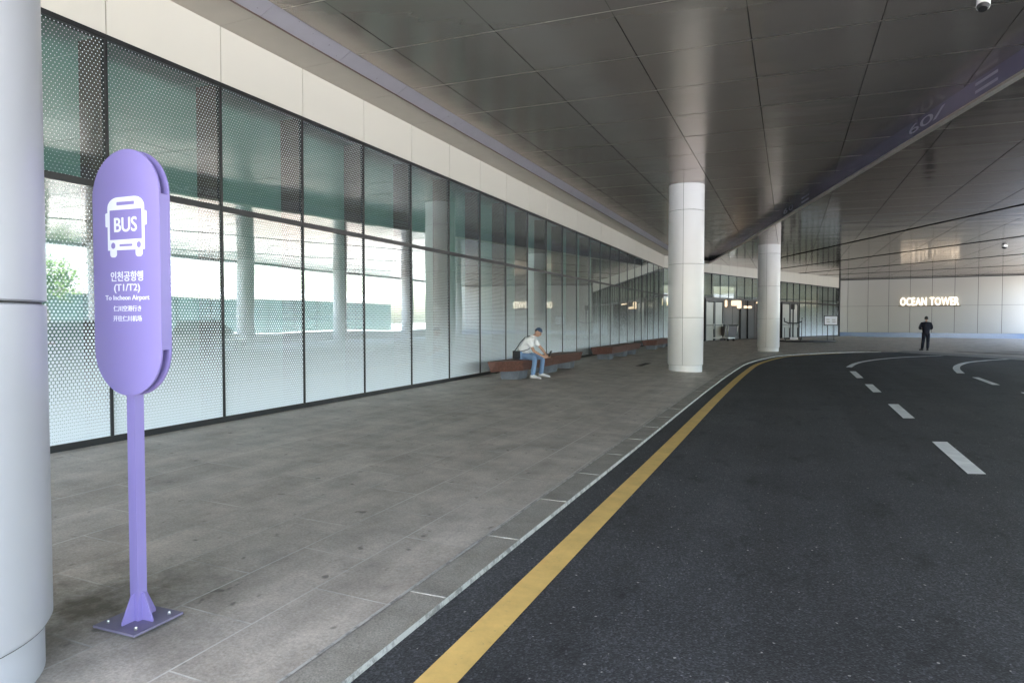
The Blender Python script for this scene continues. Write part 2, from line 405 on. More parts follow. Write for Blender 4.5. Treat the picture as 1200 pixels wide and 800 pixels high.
# white lane dashes and curved lines
for k in range(-2, 4):
    y0, y1 = 9.1 + 4.75 * k, 11.4 + 4.75 * k
    if k == 3: y0, y1 = 22.98, 26.0
    mesh_obj('lane_dash', [(1.90, y0, .005), (2.09, y0 + .06, .005), (2.12, y1, .005), (1.92, y1 - .06, .005)], [(0, 1, 2, 3)], whitep, kind='structure')
for k in range(4):
    y0 = 21.95 - 4.75 * k
    mesh_obj('lane_dash', [(5.10, y0, .005), (5.28, y0, .005), (5.38, y0 + 2.7, .005), (5.20, y0 + 2.7, .005)], [(0, 1, 2, 3)], whitep, kind='structure')
c1 = smooth_line([(2.06, 28.1), (2.36, 29.99), (2.83, 31.96), (3.72, 34.33), (5.05, 36.76), (7.0, 39.1)], .4)
ribbon('lane_curve', offset(c1, -.10), offset(c1, .10), .005, .005, whitep)
c2 = smooth_line([(5.24, 26.3), (5.58, 28.7), (6.08, 30.94), (6.9, 33.3), (8.13, 35.42), (9.3, 36.9)], .4)
ribbon('lane_curve', offset(c2, -.11), offset(c2, .11), .005, .005, whitep)
# pale drive crossing and dark strips beyond it
ribbon('crossing_band', border, [p + Vector((.55, 1.9)) for p in border], .016, .03, m_stone('crossing_concrete', (.27, .26, .245)))
for (a, b, wd) in (((8.6, 43.5), (12.4, 39.6), .55), ((10.8, 44.6), (15.2, 41.2), .5)):
    A = [Vector(a).lerp(Vector(b), k / 8) for k in range(9)]
    ribbon('drain_strip', A, offset(A, wd), .05, .05, strip_m)
# paving grate on the pavement
mb = MB()
for k in range(3): mb.box((-4.95 + .0, 23.6 + k * .62, ground_z(-4.9) + .004), (-4.72, 24.15 + k * .62, ground_z(-4.9) + .010))
tag(mb.build('drain_grate', strip_m), 'dark flat drain grate let into the grey pavement before the white column', 'drain')

# ------------------------------------------------------------------ ceilings
SEAM_X = -6.0; PX, PY = 1.80, 1.81; SEAM_Y = 9.65
def step_x(y): return 3.45 - .2395 * (y - 13.5)
ZC, ZL = 6.14, 5.78
def tiled(name, z, keep, x0, x1, y0, y1, mat, clip=None):
    bm = bmesh.new(); i0 = math.floor((x0 - SEAM_X) / PX); i1 = math.ceil((x1 - SEAM_X) / PX); j0 = math.floor((y0 - SEAM_Y) / PY); j1 = math.ceil((y1 - SEAM_Y) / PY)
    for i in range(i0, i1):
        for j in range(j0, j1):
            xa, xb = max(SEAM_X + i * PX, x0) + .005, min(SEAM_X + (i + 1) * PX, x1) - .005; ya, yb = max(SEAM_Y + j * PY, y0) + .008, min(SEAM_Y + (j + 1) * PY, y1) - .008
            if xb - xa < .02 or yb - ya < .02: continue
            A = random.uniform(-.0028, .0020); tx, ty = random.uniform(-.0011, .0011), random.uniform(-.0016, .0016); nn = 5
            g = {}
            for p in range(nn + 1):
                for q in range(nn + 1):
                    sx, sy = p / nn * 2 - 1, q / nn * 2 - 1
                    x, y = xa + (xb - xa) * p / nn, ya + (yb - ya) * q / nn
                    zz = z + A * (1 - sx * sx) * (1 - sy * sy) + tx * sx + ty * sy
                    g[p, q] = (x, y, zz)
            cell = [g[p, q] for p in (0, nn) for q in (0, nn)]
            k = sum(1 for c in cell if keep(c[0], c[1]))
            if k == 0: continue
            vv = {kk: bm.verts.new(v) for kk, v in g.items()}
            fcs = [bm.faces.new((vv[p, q], vv[p, q + 1], vv[p + 1, q + 1], vv[p + 1, q])) for p in range(nn) for q in range(nn)]
    if clip:
        co, no = clip
        bmesh.ops.bisect_plane(bm, geom=bm.verts[:] + bm.edges[:] + bm.faces[:], plane_co=co, plane_no=no, clear_outer=True)
    for f in bm.faces:
        f.smooth = True
        if f.normal.z > 0: f.normal_flip()
    me = bpy.data.meshes.new(name); bm.to_mesh(me); bm.free(); me.materials.append(mat)
    o = bpy.data.objects.new(name, me); COL.objects.link(o); o['kind'] = 'structure'; return o
line_n = Vector((1, .2395, 0)).normalized()
lp = Vector((step_x(13.5), 13.5, 6))
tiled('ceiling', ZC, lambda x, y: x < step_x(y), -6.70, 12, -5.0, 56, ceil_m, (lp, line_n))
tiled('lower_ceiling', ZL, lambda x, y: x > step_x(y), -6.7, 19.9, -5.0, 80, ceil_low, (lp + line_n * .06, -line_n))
# closing roof over everything
mb = MB(); mb.box((-14, -5.0, 6.35), (20, 90, 7.4)); mb.build('roof', ceil_back, kind='structure')
# seam trims: pale ones across, dark gaps along show the backing
bm_ = MB()
bm_.box((-6.75, -5.0, 6.17), (12, 60, 6.2)); bm_.build('ceiling_backing', ceil_back, kind='structure')
tr = bmesh.new()
def seam_strip(y, xa, xb, z):
    v = [tr.verts.new(p) for p in ((xa, y - .011, z), (xb, y - .011, z), (xb, y + .011, z), (xa, y + .011, z))]; tr.faces.new(v[::-1])
j = -9
while SEAM_Y + j * PY < 80:
    y = SEAM_Y + j * PY; sx = step_x(y)
    if y > -5.0:
        if sx > -6.7 and y < 55: seam_strip(y, -6.70, min(sx - .02, 12), ZC - .0035)
        if y < 79: seam_strip(y, max(sx + .1, -6.7), 19.8, ZL - .0035)
    j += 1
ls = bmesh.new()
for i in range(-1, 16):
    x = SEAM_X + PX * i
    yx = 13.5 + (3.45 - x) / .2395            # where this seam meets the step
    for (ya_, yb_, z) in ((-5.0, min(yx - .1, 56), ZC - .003), (max(yx + .4, -5.0), 79, ZL - .003)):
        if yb_ - ya_ < .5 or (z < 6 and x > 19.8) or (z > 6 and x < -6.7): continue
        v = [ls.verts.new(q) for q in ((x - .006, ya_, z), (x - .006, yb_, z), (x + .006, yb_, z), (x + .006, ya_, z))]; ls.faces.new(v)
me = bpy.data.meshes.new('ceiling_seam'); ls.to_mesh(me); ls.free(); me.materials.append(plain('seam_dark', (.06, .056, .052), .9, 0, .05, 3, 0.0))
o = bpy.data.objects.new('ceiling_seam', me); COL.objects.link(o); o['kind'] = 'structure'
me = bpy.data.meshes.new('ceiling_trim'); tr.to_mesh(me); tr.free(); me.materials.append(trim_m)
o = bpy.data.objects.new('ceiling_trim', me); COL.objects.link(o); o['kind'] = 'structure'
slot_m = plain('slot_black', (.012, .011, .010), .95, 0, .05, 3, 0.0)
# dark fanned slots in the lower ceiling
def slot(a, b, wd):
    a, b = Vector(a), Vector(b); A = [a.lerp(b, k / 20) for k in range(21)]
    ribbon('ceiling_slot', offset(A, -wd / 2), offset(A, wd / 2), ZL - .0065, ZL - .0065, slot_m)
def ext(a, b, ta, tb):
    a, b = Vector(a), Vector(b); return tuple(a + (b - a) * ta), tuple(a + (b - a) * tb)
slot(*ext((2.48, 40.53), (7.52, 28.86), -.75, 2.2), .22)
slot(*ext((1.92, 53.43), (10.38, 39.72), -.42, 1.9), .30)
slot(*ext((2.24, 62.39), (13.22, 50.52), -.3, 1.5), .36)
slot(*ext((2.44, 67.78), (15.91, 60.76), -.25, 1.25), .36)
# violet step face with a pale bottom trim
ya, yb = -5.0, 50.3
def SP(y, off=0): 
    q = Vector((step_x(y), y)) + Vector((line_n.x, line_n.y)) * off; return q
mb = MB(); A, B = SP(ya), SP(yb)
mb.hexa([(A.x, A.y, ZL + .0), (SP(ya, .05).x, SP(ya, .05).y, ZL), (SP(yb, .05).x, SP(yb, .05).y, ZL), (B.x, B.y, ZL), (A.x, A.y, ZC + .03), (SP(ya, .05).x, SP(ya, .05).y, ZC + .03), (SP(yb, .05).x, SP(yb, .05).y, ZC + .03), (B.x, B.y, ZC + .03)])
step = mb.build('ceiling_step', violet_m, kind='structure')
mb = MB(); q = [SP(ya, -.03), SP(ya, .10), SP(yb, .10), SP(yb, -.03)]
mb.hexa([(p.x, p.y, ZL - .045) for p in q] + [(p.x, p.y, ZL + .005) for p in q]); mb.build('step_trim', trim_m, kind='structure')
# pale marks lettered on the violet face
faded_m = plain('faded_lettering', (.30, .285, .37), .4)
lt = thing('ceiling_lettering', (0, 0, 0), 'pale worn characters along the violet step of the ceiling', 'lettering')
d2 = Vector((-.2395, 1)).normalized()
for s_, y0_, ln_ in (('6', 17.45, .50), ('0', 16.85, .62), ('/', 16.30, .55), ('=', 14.55, .75), ('=', 26.0, .9), ('6', 28.7, .6), ('0', 27.9, .6)):
    o, _, _ = text_mesh('character', s_, faded_m, lt, width=ln_, height=.19, extrude=.002)
    c = SP(y0_, -.006); o.location = (c.x, c.y, (ZC + ZL) / 2 + .02)
    xax = Vector((-d2.x, -d2.y, 0)); zax = Vector((-line_n.x, -line_n.y, 0)); yax = Vector((0, 0, 1))
    xax = yax.cross(zax)
    o.rotation_euler = Matrix((xax, yax, zax)).transposed().to_euler()

# ------------------------------------------------------------------ near glass front
ftop, gtop, trz = 6.0, 5.17, 3.38
y_first, nb = 5.9 - 1.8 * 8, 30       # -8.5 .. 45.5
fac = thing('glass_facade', (FX, y_first, .25), 'long dotted glass front with dark mullions and cream fascia on the left', 'building')
def at_f(o): o.parent = fac; o.matrix_parent_inverse = Matrix.Translation((-FX, -y_first, -.25)); return o
def pane(x, ya_, yb_, za, zb, mat, nm='glass_pane'):
    return at_f(mesh_obj(nm, [(x, ya_, za), (x, yb_, za), (x, yb_, zb), (x, ya_, zb)], [(0, 1, 2, 3)], mat, uvs=[(ya_, za - .25), (yb_, za - .25), (yb_, zb - .25), (ya_, zb - .25)]))
for i in range(nb):
    ya_ = y_first + 1.8 * i; yb_ = ya_ + 1.8
    pane(FX, ya_ + .017, yb_ - .017, .33, trz - .04, glass_a); pane(FX, ya_ + .017, yb_ - .017, trz + .04, gtop - .03, glass_a)
    at_f(MB().box((FX - .12, ya_ + .009, gtop + .03), (FX + .03, yb_ - .009, ftop)).build('fascia_panel', beige, bevel=.004))
    if ya_ > -4:
        at_f(MB().box((FX - .42, ya_ - .035, .26), (FX - .05, ya_ + .035, gtop)).build('fin', fin_m))
for i in range(nb + 1):
    y = y_first + 1.8 * i
    at_f(MB().box((FX - .05, y - .017, .33), (FX + .022, y + .017, gtop - .03)).build('mullion', frame_m))
Y0, Y1 = y_first, y_first + 1.8 * nb
at_f(MB().box((FX - .05, Y0, trz - .04), (FX + .018, Y1, trz + .04)).build('transom', frame_m))
at_f(MB().box((FX - .08, Y0, .2), (FX + .026, Y1, .33)).build('sill', frame_m))
at_f(MB().box((FX - .08, Y0, gtop - .03), (FX + .026, Y1, gtop + .03)).build('head_rail', frame_m))
at_f(MB().box((FX - .75, Y0, .1), (FX - .70, Y1 - .1, 6.3)).build('back_wall', teal_back))
at_f(MB().box((FX - 2.6, Y1 - .1, .1), (FX - .06, Y1 - .03, 6.3)).build('side_wall', recess_b))
at_f(MB().box((FX - .70, Y0, .1), (FX - .09, Y1, .26)).build('inner_floor', recess_m))
at_f(MB().box((FX - .20, Y0, gtop + .04), (FX - .13, Y1, 6.3)).build('fascia_backing', dark_core))
# grey soffit with joints, lilac slope up to the ceiling
sof = MB()
for i in range(nb):
    ya_ = y_first + 1.8 * i; sof.hexa([(FX - .1, ya_ + .004, ftop + .003), (-6.96, ya_ + .004, ftop + .025), (-6.96, ya_ + 1.796, ftop + .025), (FX - .1, ya_ + 1.796, ftop + .003),
                                       (FX - .1, ya_ + .004, ftop + .05), (-6.96, ya_ + .004, ftop + .07), (-6.96, ya_ + 1.796, ftop + .07), (FX - .1, ya_ + 1.796, ftop + .05)])
at_f(sof.build('soffit', soffit_m))
at_f(MB().hexa([(-7.0, Y0, ftop + .02), (-6.97, Y0, ftop + .012), (-6.97, Y1, ftop + .012), (-7.0, Y1, ftop + .02), (-7.0, Y0, ftop + .09), (-6.93, Y0, ftop + .09), (-6.93, Y1, ftop + .09), (-7.0, Y1, ftop + .09)]).build('soffit_lip', fin_m))
lil = MB()
for i in range(nb):
    a, b = y_first + 1.8 * i + .004, y_first + 1.8 * i + 1.796
    lil.hexa([(-6.965, a, ftop + .03), (-6.94, a, ftop + .02), (-6.94, b, ftop + .02), (-6.965, b, ftop + .03), (-6.73, a, ZC + .03), (-6.705, a, ZC + .01), (-6.705, b, ZC + .01), (-6.73, b, ZC + .03)])
at_f(lil.build('lilac_strip', lilac_m))

# ------------------------------------------------------------------ far glass front with the entrance
D = (C2 - C1).normalized(); NRM = Vector((D.y, -D.x)); L2 = (C2 - C1).length; n2 = 24; w2 = L2 / n2
fac2 = thing('entrance_facade', (C1.x, C1.y, .25), 'far glass front with the hotel doors, turning right behind the columns', 'building')
def P2(s, d, z): q = C1 + D * s + NRM * d; return (q.x, q.y, z)
def at2(o): o.parent = fac2; o.matrix_parent_inverse = Matrix.Translation((-C1.x, -C1.y, -.25)); return o
def gt(s): return 5.17 - .40 * s / L2
def tz2(s): return 3.38 - .20 * s / L2
def ft(s): return 6.0 - .22 * s / L2
def block2(s0, s1, d0, d1, z0, z1, mat, name):
    f = lambda z, s: z(s) if callable(z) else z
    return at2(MB().hexa([P2(s0, d1, f(z0, s0)), P2(s1, d1, f(z0, s1)), P2(s1, d0, f(z0, s1)), P2(s0, d0, f(z0, s0)), P2(s0, d1, f(z1, s0)), P2(s1, d1, f(z1, s1)), P2(s1, d0, f(z1, s1)), P2(s0, d0, f(z1, s0))]).build(name, mat))
def pane2(s0, s1, z0, z1, mat, name='glass_pane', d=0):
    a, b, c, e = P2(s0, d, z0(s0)), P2(s1, d, z0(s1)), P2(s1, d, z1(s1)), P2(s0, d, z1(s0))
    return at2(mesh_obj(name, [a, b, c, e], [(0, 1, 2, 3)], mat, uvs=[(s0, z0(s0) - .25), (s1, z0(s1) - .25), (s1, z1(s1) - .25), (s0, z1(s0) - .25)]))
REC0, REC1 = 7.7, 17.2
for i in range(n2):
    s0, s1 = i * w2, (i + 1) * w2; mid = (s0 + s1) / 2
    block2(s0 + .006, s1 - .006, -.12, .03, lambda s: gt(s) + .03, ft, beige, 'fascia_panel')
    pane2(s0 + .02, s1 - .02, lambda s: tz2(s) + .05, lambda s: gt(s) - .03, glass_b)
    if not (5.1 < mid < 20.4): pane2(s0 + .02, s1 - .02, lambda s: .33, lambda s: tz2(s) - .05, glass_b)
for i in range(n2 + 1):
    s = i * w2
    low = (lambda q: tz2(q)) if 5.0 < s < 20.5 else (lambda q: .3)
    block2(s - .025, s + .025, -.05, .022, low, lambda q: gt(q) - .03, frame_m, 'mullion')
block2(0, L2, -.05, .03, lambda s: tz2(s) - .06, lambda s: tz2(s) + .06, frame_m, 'transom')
block2(0, L2, -.06, .034, lambda s: gt(s) - .03, lambda s: gt(s) + .03, frame_m, 'head_rail')
block2(0, 5.1, -.06, .03, .15, .33, frame_m, 'sill'); block2(20.4, L2, -.06, .03, .15, .33, frame_m, 'sill')
block2(-2.2, L2, -1.9, -1.85, .1, 6.2, warm_back, 'back_wall')
block2(-.10, .0, -.6, .02, .1, 6.1, frame_m, 'corner_post')
block2(-.2, L2, -1.85, -.07, 3.5, 3.55, recess_m, 'inner_ceiling')
block2(L2 - .02, L2 + .28, -.25, .06, .1, 6.1, frame_m, 'end_post')
block2(L2 + .02, L2 + .2, -5, -.25, .1, 6.1, wallp, 'return_wall')
block2(-.2, L2, -.6, -.13, lambda s: gt(s) + .06, lambda s: ft(s) + .2, dark_core, 'fascia_backing')
# double door on the left, dark recess, single door on the right
def door(s0, s1, leaves):
    wd = (s1 - s0) / leaves
    for k in range(leaves):
        a, b = s0 + k * wd, s0 + (k + 1) * wd
        fr = block2(a, a + .10, -.06, .05, .26, 3.1, frame_m, 'door_frame'); 
        block2(b - .10, b, -.06, .05, .26, 3.1, frame_m, 'door_frame')
        block2(a + .1, b - .1, -.03, .0, .28, 3.05, door_w, 'door')
        block2(b - .2, b - .16, .05, .10, 1.1, 1.5, steel, 'door_handle')
        block2(a + .1, b - .1, .0, .02, 1.35, 1.40, frame_m, 'door_rail')
    block2(s0, s1, -.06, .055, 3.1, 3.32, frame_m, 'door_head')
door(5.2, 7.7, 2); door(17.2, 20.3, 2)
for k in range(8):
    s0 = REC0 + (REC1 - REC0) * k / 8; s1 = REC0 + (REC1 - REC0) * (k + 1) / 8
    block2(s0 + .02, s1 - .02, -1.25, -1.2, .26, 3.4, recess_b if k in (6, 7) else recess_m, 'recess_panel')
    if k in (4, 5, 7): block2(s0 - .04, s0 + .05, -1.2, -1.1, .26, 3.3, frame_m, 'recess_post')
block2(REC0 - .05, REC0 + .03, -1.2, -.07, .26, 3.3, recess_m, 'recess_side'); block2(REC1 - .03, REC1 + .05, -1.2, -.07, .26, 3.3, recess_m, 'recess_side')
block2(REC0, REC1, -1.85, .0, .18, .262, recess_b, 'threshold')
# glowing lamp shapes standing in for a lit sign under the transom
def glow_cluster(name, items, label):
    t = thing(name, P2(items[0][0], items[0][1], items[0][2]), label, 'lamp'); inv = Matrix.Translation(-t.location)
    for (s, d, z, r, h) in items:
        p = P2(s, d, z); o = MB().lathe([(.001, 0), (r, .02), (r * 1.05, h * .5), (r, h - .02), (.001, h)], 14, p).build('glow_shape', warm, smooth=True)
        o.parent = t; o.matrix_parent_inverse = inv
        c = MB().tube([(p[0], p[1], p[2] + h), (p[0], p[1], 3.49)], .012, 6).build('cord', frame_m); c.parent = t; c.matrix_parent_inverse = inv
glow_cluster('sign_stand_in', [(9.2, -.6, 2.75, .09, .52), (10.6, -.6, 2.85, .30, .42), (11.2, -.6, 2.65, .16, .62), (12.2, -.6, 2.68, .13, .2), (12.9, -.6, 2.68, .15, .2)], 'cluster of warm glowing shapes in place of a lit sign over the dark recess of the entrance')
glow_cluster('sign_stand_in_row', [(14.0, -.5, 3.08, .11, .14), (15.2, -.5, 3.08, .12, .14), (16.0, -.5, 3.08, .10, .14)], 'row of three small glowing shapes in place of the lit sign beside the far column')
t = thing('corner_glow', P2(1.5, -.5, 2.6), 'warm lamp shape added for a glow in the glass corner behind the near column', 'lamp'); inv = Matrix.Translation(-t.location)  # added lamp shape standing for a warm reflected glow in the corner glass
for nm_, z0_, z1_, m_ in (('glow_shape', 2.75, 3.25, warm), ('glow_base', 2.62, 2.75, recess_b)):
    p = P2(1.5, -.5, 0); o = MB().lathe([(.001, z0_), (.2, z0_ + .01), (.2, z1_ - .01), (.001, z1_)], 16, p).build(nm_, m_, smooth=True); o.parent = t; o.matrix_parent_inverse = inv

# ------------------------------------------------------------------ end wall with OCEAN TOWER
W0, W1 = Vector((3.6, 75.75)), Vector((44.0, 68.1)); WD = (W1 - W0).normalized(); WN = Vector((WD.y, -WD.x))
wall = thing('end_wall', (W0.x, W0.y, .05), 'pale grey panelled end wall with a blue-grey skirting below the sign', 'wall')
def PW(s, d, z): q = W0 + WD * s + WN * d; return (q.x, q.y, z)
def blockw(s0, s1, d0, d1, z0, z1, mat, name, parent=wall, inv=Matrix.Translation((-W0.x, -W0.y, -.05)), bevel=0):
    o = MB().hexa([PW(s0, d1, z0), PW(s1, d1, z0), PW(s1, d0, z0), PW(s0, d0, z0), PW(s0, d1, z1), PW(s1, d1, z1), PW(s1, d0, z1), PW(s0, d0, z1)]).build(name, mat, bevel=bevel)
    o.parent = parent; o.matrix_parent_inverse = inv; return o
blockw(0, 17.4, -.4, -.05, 0, 6.2, dark_core, 'wall_backing')
for k in range(10):
    for z0_, z1_ in ((.56, 3.10), (3.12, 5.9)): blockw(k * 1.78 + .016, min(17.4, (k + 1) * 1.78) - .016, -.05, 0, z0_, z1_, wallp, 'wall_panel')
blockw(0, 17.4, -.05, .03, .02, .55, skirt_m, 'skirting')
blockw(0, 17.4, -.05, .04, 5.68, 5.76, frame_m, 'top_trim')
# sign letters
def s_at(u):   # position along the wall seen at picture column u (1200 wide)
    th = math.radians(22.11); d = Vector((-math.sin(th), math.cos(th))) + Vector((math.cos(th), math.sin(th))) * ((u - 600) / 800)
    # W0 + WD s = d t
    det = d.x * (-WD.y) - d.y * (-WD.x); t = (W0.x * (-WD.y) - W0.y * (-WD.x)) / det; return (d * t - W0).dot(WD)
sg = thing('wall_sign', PW(s_at(1088), .05, 3.3), 'glowing OCEAN TOWER lettering on the end wall', 'sign'); sinv = Matrix.Translation(-sg.location)
sa, sb = s_at(1054.5), s_at(1123); zs = 3.13
yb2 = blockw(sa - .15, sb + .15, .0, .10, zs - .09, zs - .005, plain('sign_rail', (.12, .09, .06), .5), 'rail', sg, sinv)
full, LW, _ = text_mesh('measure', 'OCEAN TOWER', glow, None, height=.74, bold=.014)
me_w = LW; bpy.data.objects.remove(full)
parts, x = [], 0
for ch in 'OCEAN TOWER':
    if ch == ' ': x += .34; continue
    o, lw, _ = text_mesh('letter', ch, glow, None, height=.74, extrude=.09, bold=.014); parts.append((o, x, lw)); x += lw + .11
sc_ = (sb - sa) / (x - .11)
Mw = Matrix(((WD.x, 0, WN.x), (WD.y, 0, WN.y), (0, 1, 0))).to_4x4()
for o, x_, lw in parts:
    Mx = Matrix.Translation(Vector(PW(sa + (x_ + lw / 2) * sc_, .03, zs + .37))) @ Mw @ Matrix.Diagonal((sc_, 1, 1, 1))
    o.data.transform(Mx); o.parent = sg; o.matrix_parent_inverse = sinv

# ------------------------------------------------------------------ columns
def column(loc, ztop, label, group=None, seam=R(0), r=.572, clad=None):
    clad = clad or white_clad
    t = thing('white_column', (loc[0], loc[1], loc[2]), label, 'column', group); h = ztop - loc[2]
    MB().lathe([(r - .02, .2), (r - .02, h)], 64).build('core', dark_core, t, smooth=True)
    MB().lathe([(r - .035, -.05), (r - .035, .205), (r - .05, .21)], 64).build('plinth', clad, t, smooth='auto')
    js = [.205] + [z - loc[2] for z in (1.83, 3.56, 5.29) if z < ztop - .2] + [h + .02]
    for a, b in zip(js, js[1:]):
        mb = MB(); g = .008
        for q in range(4):
            a0 = seam + q * math.pi / 2 + .008; a1 = seam + (q + 1) * math.pi / 2 - .008
            lo = a + (.004 if a > .3 else .0)
            prof = [(r - .018, lo), (r, lo + g if a > .3 else lo + .03), (r, b - .012), (r - .018, b - .005)]
            mb.lathe(prof, 20, (0, 0, 0), a0, a1)
        mb.build('cladding', clad, t, smooth='auto')
    return t
def seam_to_cam(x, y, off): return math.atan2(-y, -x) + off
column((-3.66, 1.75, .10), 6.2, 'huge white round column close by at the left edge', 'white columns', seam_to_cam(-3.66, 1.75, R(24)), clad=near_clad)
column((-3.17, 23.0, .085), 6.2, 'nearer of the two white columns standing whole beside the pavement kerb', 'white columns', seam_to_cam(-3.17, 23, R(-9.5)))
column((-1.05, 39.4, .08), 5.9, 'farther white column beside the entrance recess', 'white columns', seam_to_cam(-1.05, 39.4, R(-12)))
pc = column((18.6, 15.0, .02), 5.9, 'white column of the open far side, mirrored in the glass front', 'far side columns', R(10))
for k in range(1, 6):
    c = copy_tree(pc); c.location = (18.6, 15 + 10.5 * k, .02)

# ------------------------------------------------------------------ bus stop sign
SX, SY = -3.30, 2.665; gz = ground_z(SX)
bs = thing('bus_stop_sign', (SX, SY, gz), 'purple bus stop sign with rounded ends on a square post', 'bus stop sign')
binv = Matrix.Translation((-SX, -SY, -gz))
def bp(o, par=bs): o.parent = par; o.matrix_parent_inverse = binv; return o
bp(MB().box((SX - .155, SY - .155, gz + .002), (SX + .155, SY + .155, gz + .014)).build('base_plate', purple_d, bevel=.002))
for sx in (-1, 1):
    for sy in (-1, 1):
        bp(MB().lathe([(.001, .017), (.007, .016), (.009, .010), (.009, .0)], 8, (SX + sx * .105, SY + sy * .105, gz + .014)).build('bolt', steel))
bp(MB().box((SX - .029, SY - .029, gz + .013), (SX + .029, SY + .029, 1.40)).build('post', purple, bevel=.003))
for (dx, dy) in ((1, 0), (-1, 0), (0, 1), (0, -1)):
    a, b = .028, .105; th_ = .004; nx, ny = -dy * th_, dx * th_
    pts = [(SX + dx * a + nx, SY + dy * a + ny, gz + .015), (SX + dx * b + nx, SY + dy * b + ny, gz + .015), (SX + dx * b + nx, SY + dy * b + ny, gz + .03), (SX + dx * (a + .015) + nx, SY + dy * (a + .015) + ny, gz + .165), (SX + dx * a + nx, SY + dy * a + ny, gz + .165)]
    bp(MB().prism([Vector(p) for p in pts], (-2 * nx, -2 * ny, 0)).build('gusset', purple))
PCX, PZ0, PZ1, PR = -3.268, 1.347, 2.652, .2475
def stadium(y0, y1, name):
    pts = []
    for k in range(33): an = math.pi * k / 32; pts.append(Vector((PCX + PR * math.cos(an), y0, PZ1 - PR + PR * math.sin(an))))
    for k in range(33): an = math.pi + math.pi * k / 32; pts.append(Vector((PCX + PR * math.cos(an), y0, PZ0 + PR + PR * math.sin(an))))
    return bp(MB().prism(pts, (0, y1 - y0, 0)).build(name, purple, smooth='auto'))
YF = 2.598
stadium(YF, YF + .010, 'front_panel'); stadium(YF + .055, YF + .065, 'back_panel')
bp(MB().box((PCX - PR + .0005, YF + .0102, PZ0 + PR), (PCX + PR - .0005, YF + .0548, PZ1 - PR)).build('middle_box', purple))
# bus pictogram
def plate(pts, y, th_, name, mat): return bp(MB().prism([Vector((x, y, z)) for x, z in pts], (0, -th_, 0)).build(name, mat))
IX = -3.264
pic = []
iw = .272; zt = 2.402; zb = 2.122
body = []
for (cx_, sgn, a0) in ((IX + iw / 2 - .075, 1, 0), (IX - iw / 2 + .075, -1, 90)):
    for k in range(9): an = R(a0 + 90 * k / 8); body.append((cx_ + .075 * math.cos(an), zt - .055 + .055 * math.sin(an)))
body += [(IX - iw / 2, zb), (IX + iw / 2, zb)]
icon = plate(body, YF - .0005, .0012, 'pictogram', whitev)
for sx in (-1, 1):
    plate(rounded(IX + sx * (iw / 2 + .006), 2.285, .022, .075, .009), YF - .0005, .001, 'pictogram_mirror', whitev)
    plate(rounded(IX + sx * .095, zb - .012, .05, .05, .018), YF - .0004, .001, 'pictogram_wheel', whitev)
    plate([(IX + sx * .095 + .0155 * math.cos(2 * math.pi * k / 16), 2.147 + .0165 * math.sin(2 * math.pi * k / 16)) for k in range(16)], YF - .0019, .0006, 'pictogram_lamp', purple)
plate([(IX - .118, 2.178), (IX + .118, 2.178), (IX + .118, 2.335), (IX - .118, 2.335)], YF - .0019, .0006, 'pictogram_window', purple)
plate(rounded(IX, 2.368, .13, .018, .004), YF - .0019, .0006, 'pictogram_board', purple)
plate(rounded(IX, 2.147, .095, .012, .005), YF - .0019, .0006, 'pictogram_grille', purple)
def sign_text(s, z, wd, hg, y=YF - .0004, bold=.0):
    o, _, _ = text_mesh('lettering', s, whitev, None, width=wd, height=hg, extrude=.0008, bold=bold)
    o.rotation_euler = (R(90), 0, 0); o.location = (IX, y, z); o.data.transform(o.matrix_basis if False else Matrix.LocRotScale(o.location, o.rotation_euler.to_quaternion(), None)); o.location = (0, 0, 0); o.rotation_euler = (0, 0, 0)
    return bp(o)
sign_text('BUS', 2.256, .165, .075, YF - .0028, .03)
sign_text('인천공항행', 1.983, .238, .052, bold=.022)
sign_text('(T1/T2)', 1.918, .190, .048, bold=.02)
sign_text('To Incheon Airport', 1.866, .325, .033, bold=.022)
sign_text('仁川空港行き', 1.812, .205, .030, bold=.016)
sign_text('开往仁川机场', 1.759, .210, .030, bold=.016)

# ------------------------------------------------------------------ benches
bench = thing('bench', (-6.65, 15.7, .2), 'nearest of the wooden benches, with the man in white seated on it', 'bench', 'wooden benches along the glass front')
def bench_parts(t):
    # local frame: origin (-6.65, 15.7, .2); long planks bevelled at both ends
    xb, xf = -.38, .28; zt_, zb_ = .50, .235
    def seg(y0b, y0f, y1b, y1f, cut0, cut1, name):
        nP = 4
        for k in range(nP):
            a, b = k / nP, (k + 1) / nP; g = .006
            xa, xc = xb + (xf - xb) * a + g / 2, xb + (xf - xb) * b - g / 2
            ya0, yc0 = y0b + (y0f - y0b) * a, y0b + (y0f - y0b) * b; ya1, yc1 = y1b + (y1f - y1b) * a, y1b + (y1f - y1b) * b
            sh = .05 if k == nP - 1 else 0; sb_ = .05 if k == 0 else 0
            MB().hexa([(xa + sb_, ya0 + cut0, zb_), (xc - sh, yc0 + cut0, zb_), (xc - sh, yc1 - cut1, zb_), (xa + sb_, ya1 - cut1, zb_),
                       (xa, ya0, zt_), (xc, yc0, zt_), (xc, yc1, zt_), (xa, ya1, zt_)]).build(name, wood, t, bevel=.008)
    seg(-.05, .75, 3.25, 3.25, .10, 0, 'seat_plank'); seg(3.27, 3.27, 5.75, 6.25, 0, .12, 'seat_plank')
    for (y0, y1) in ((.55, 1.35), (3.0, 3.9), (5.0, 5.65)):
        MB().hexa([(-.27, y0 + .06, -.03), (.14, y0 + .22, -.03), (.14, y1, -.03), (-.27, y1, -.03), (-.30, y0, .237), (.17, y0 + .2, .237), (.17, y1 + .05, .237), (-.30, y1 + .05, .237)]).build('leg', grey_conc, t, bevel=.01)
bench_parts(bench)
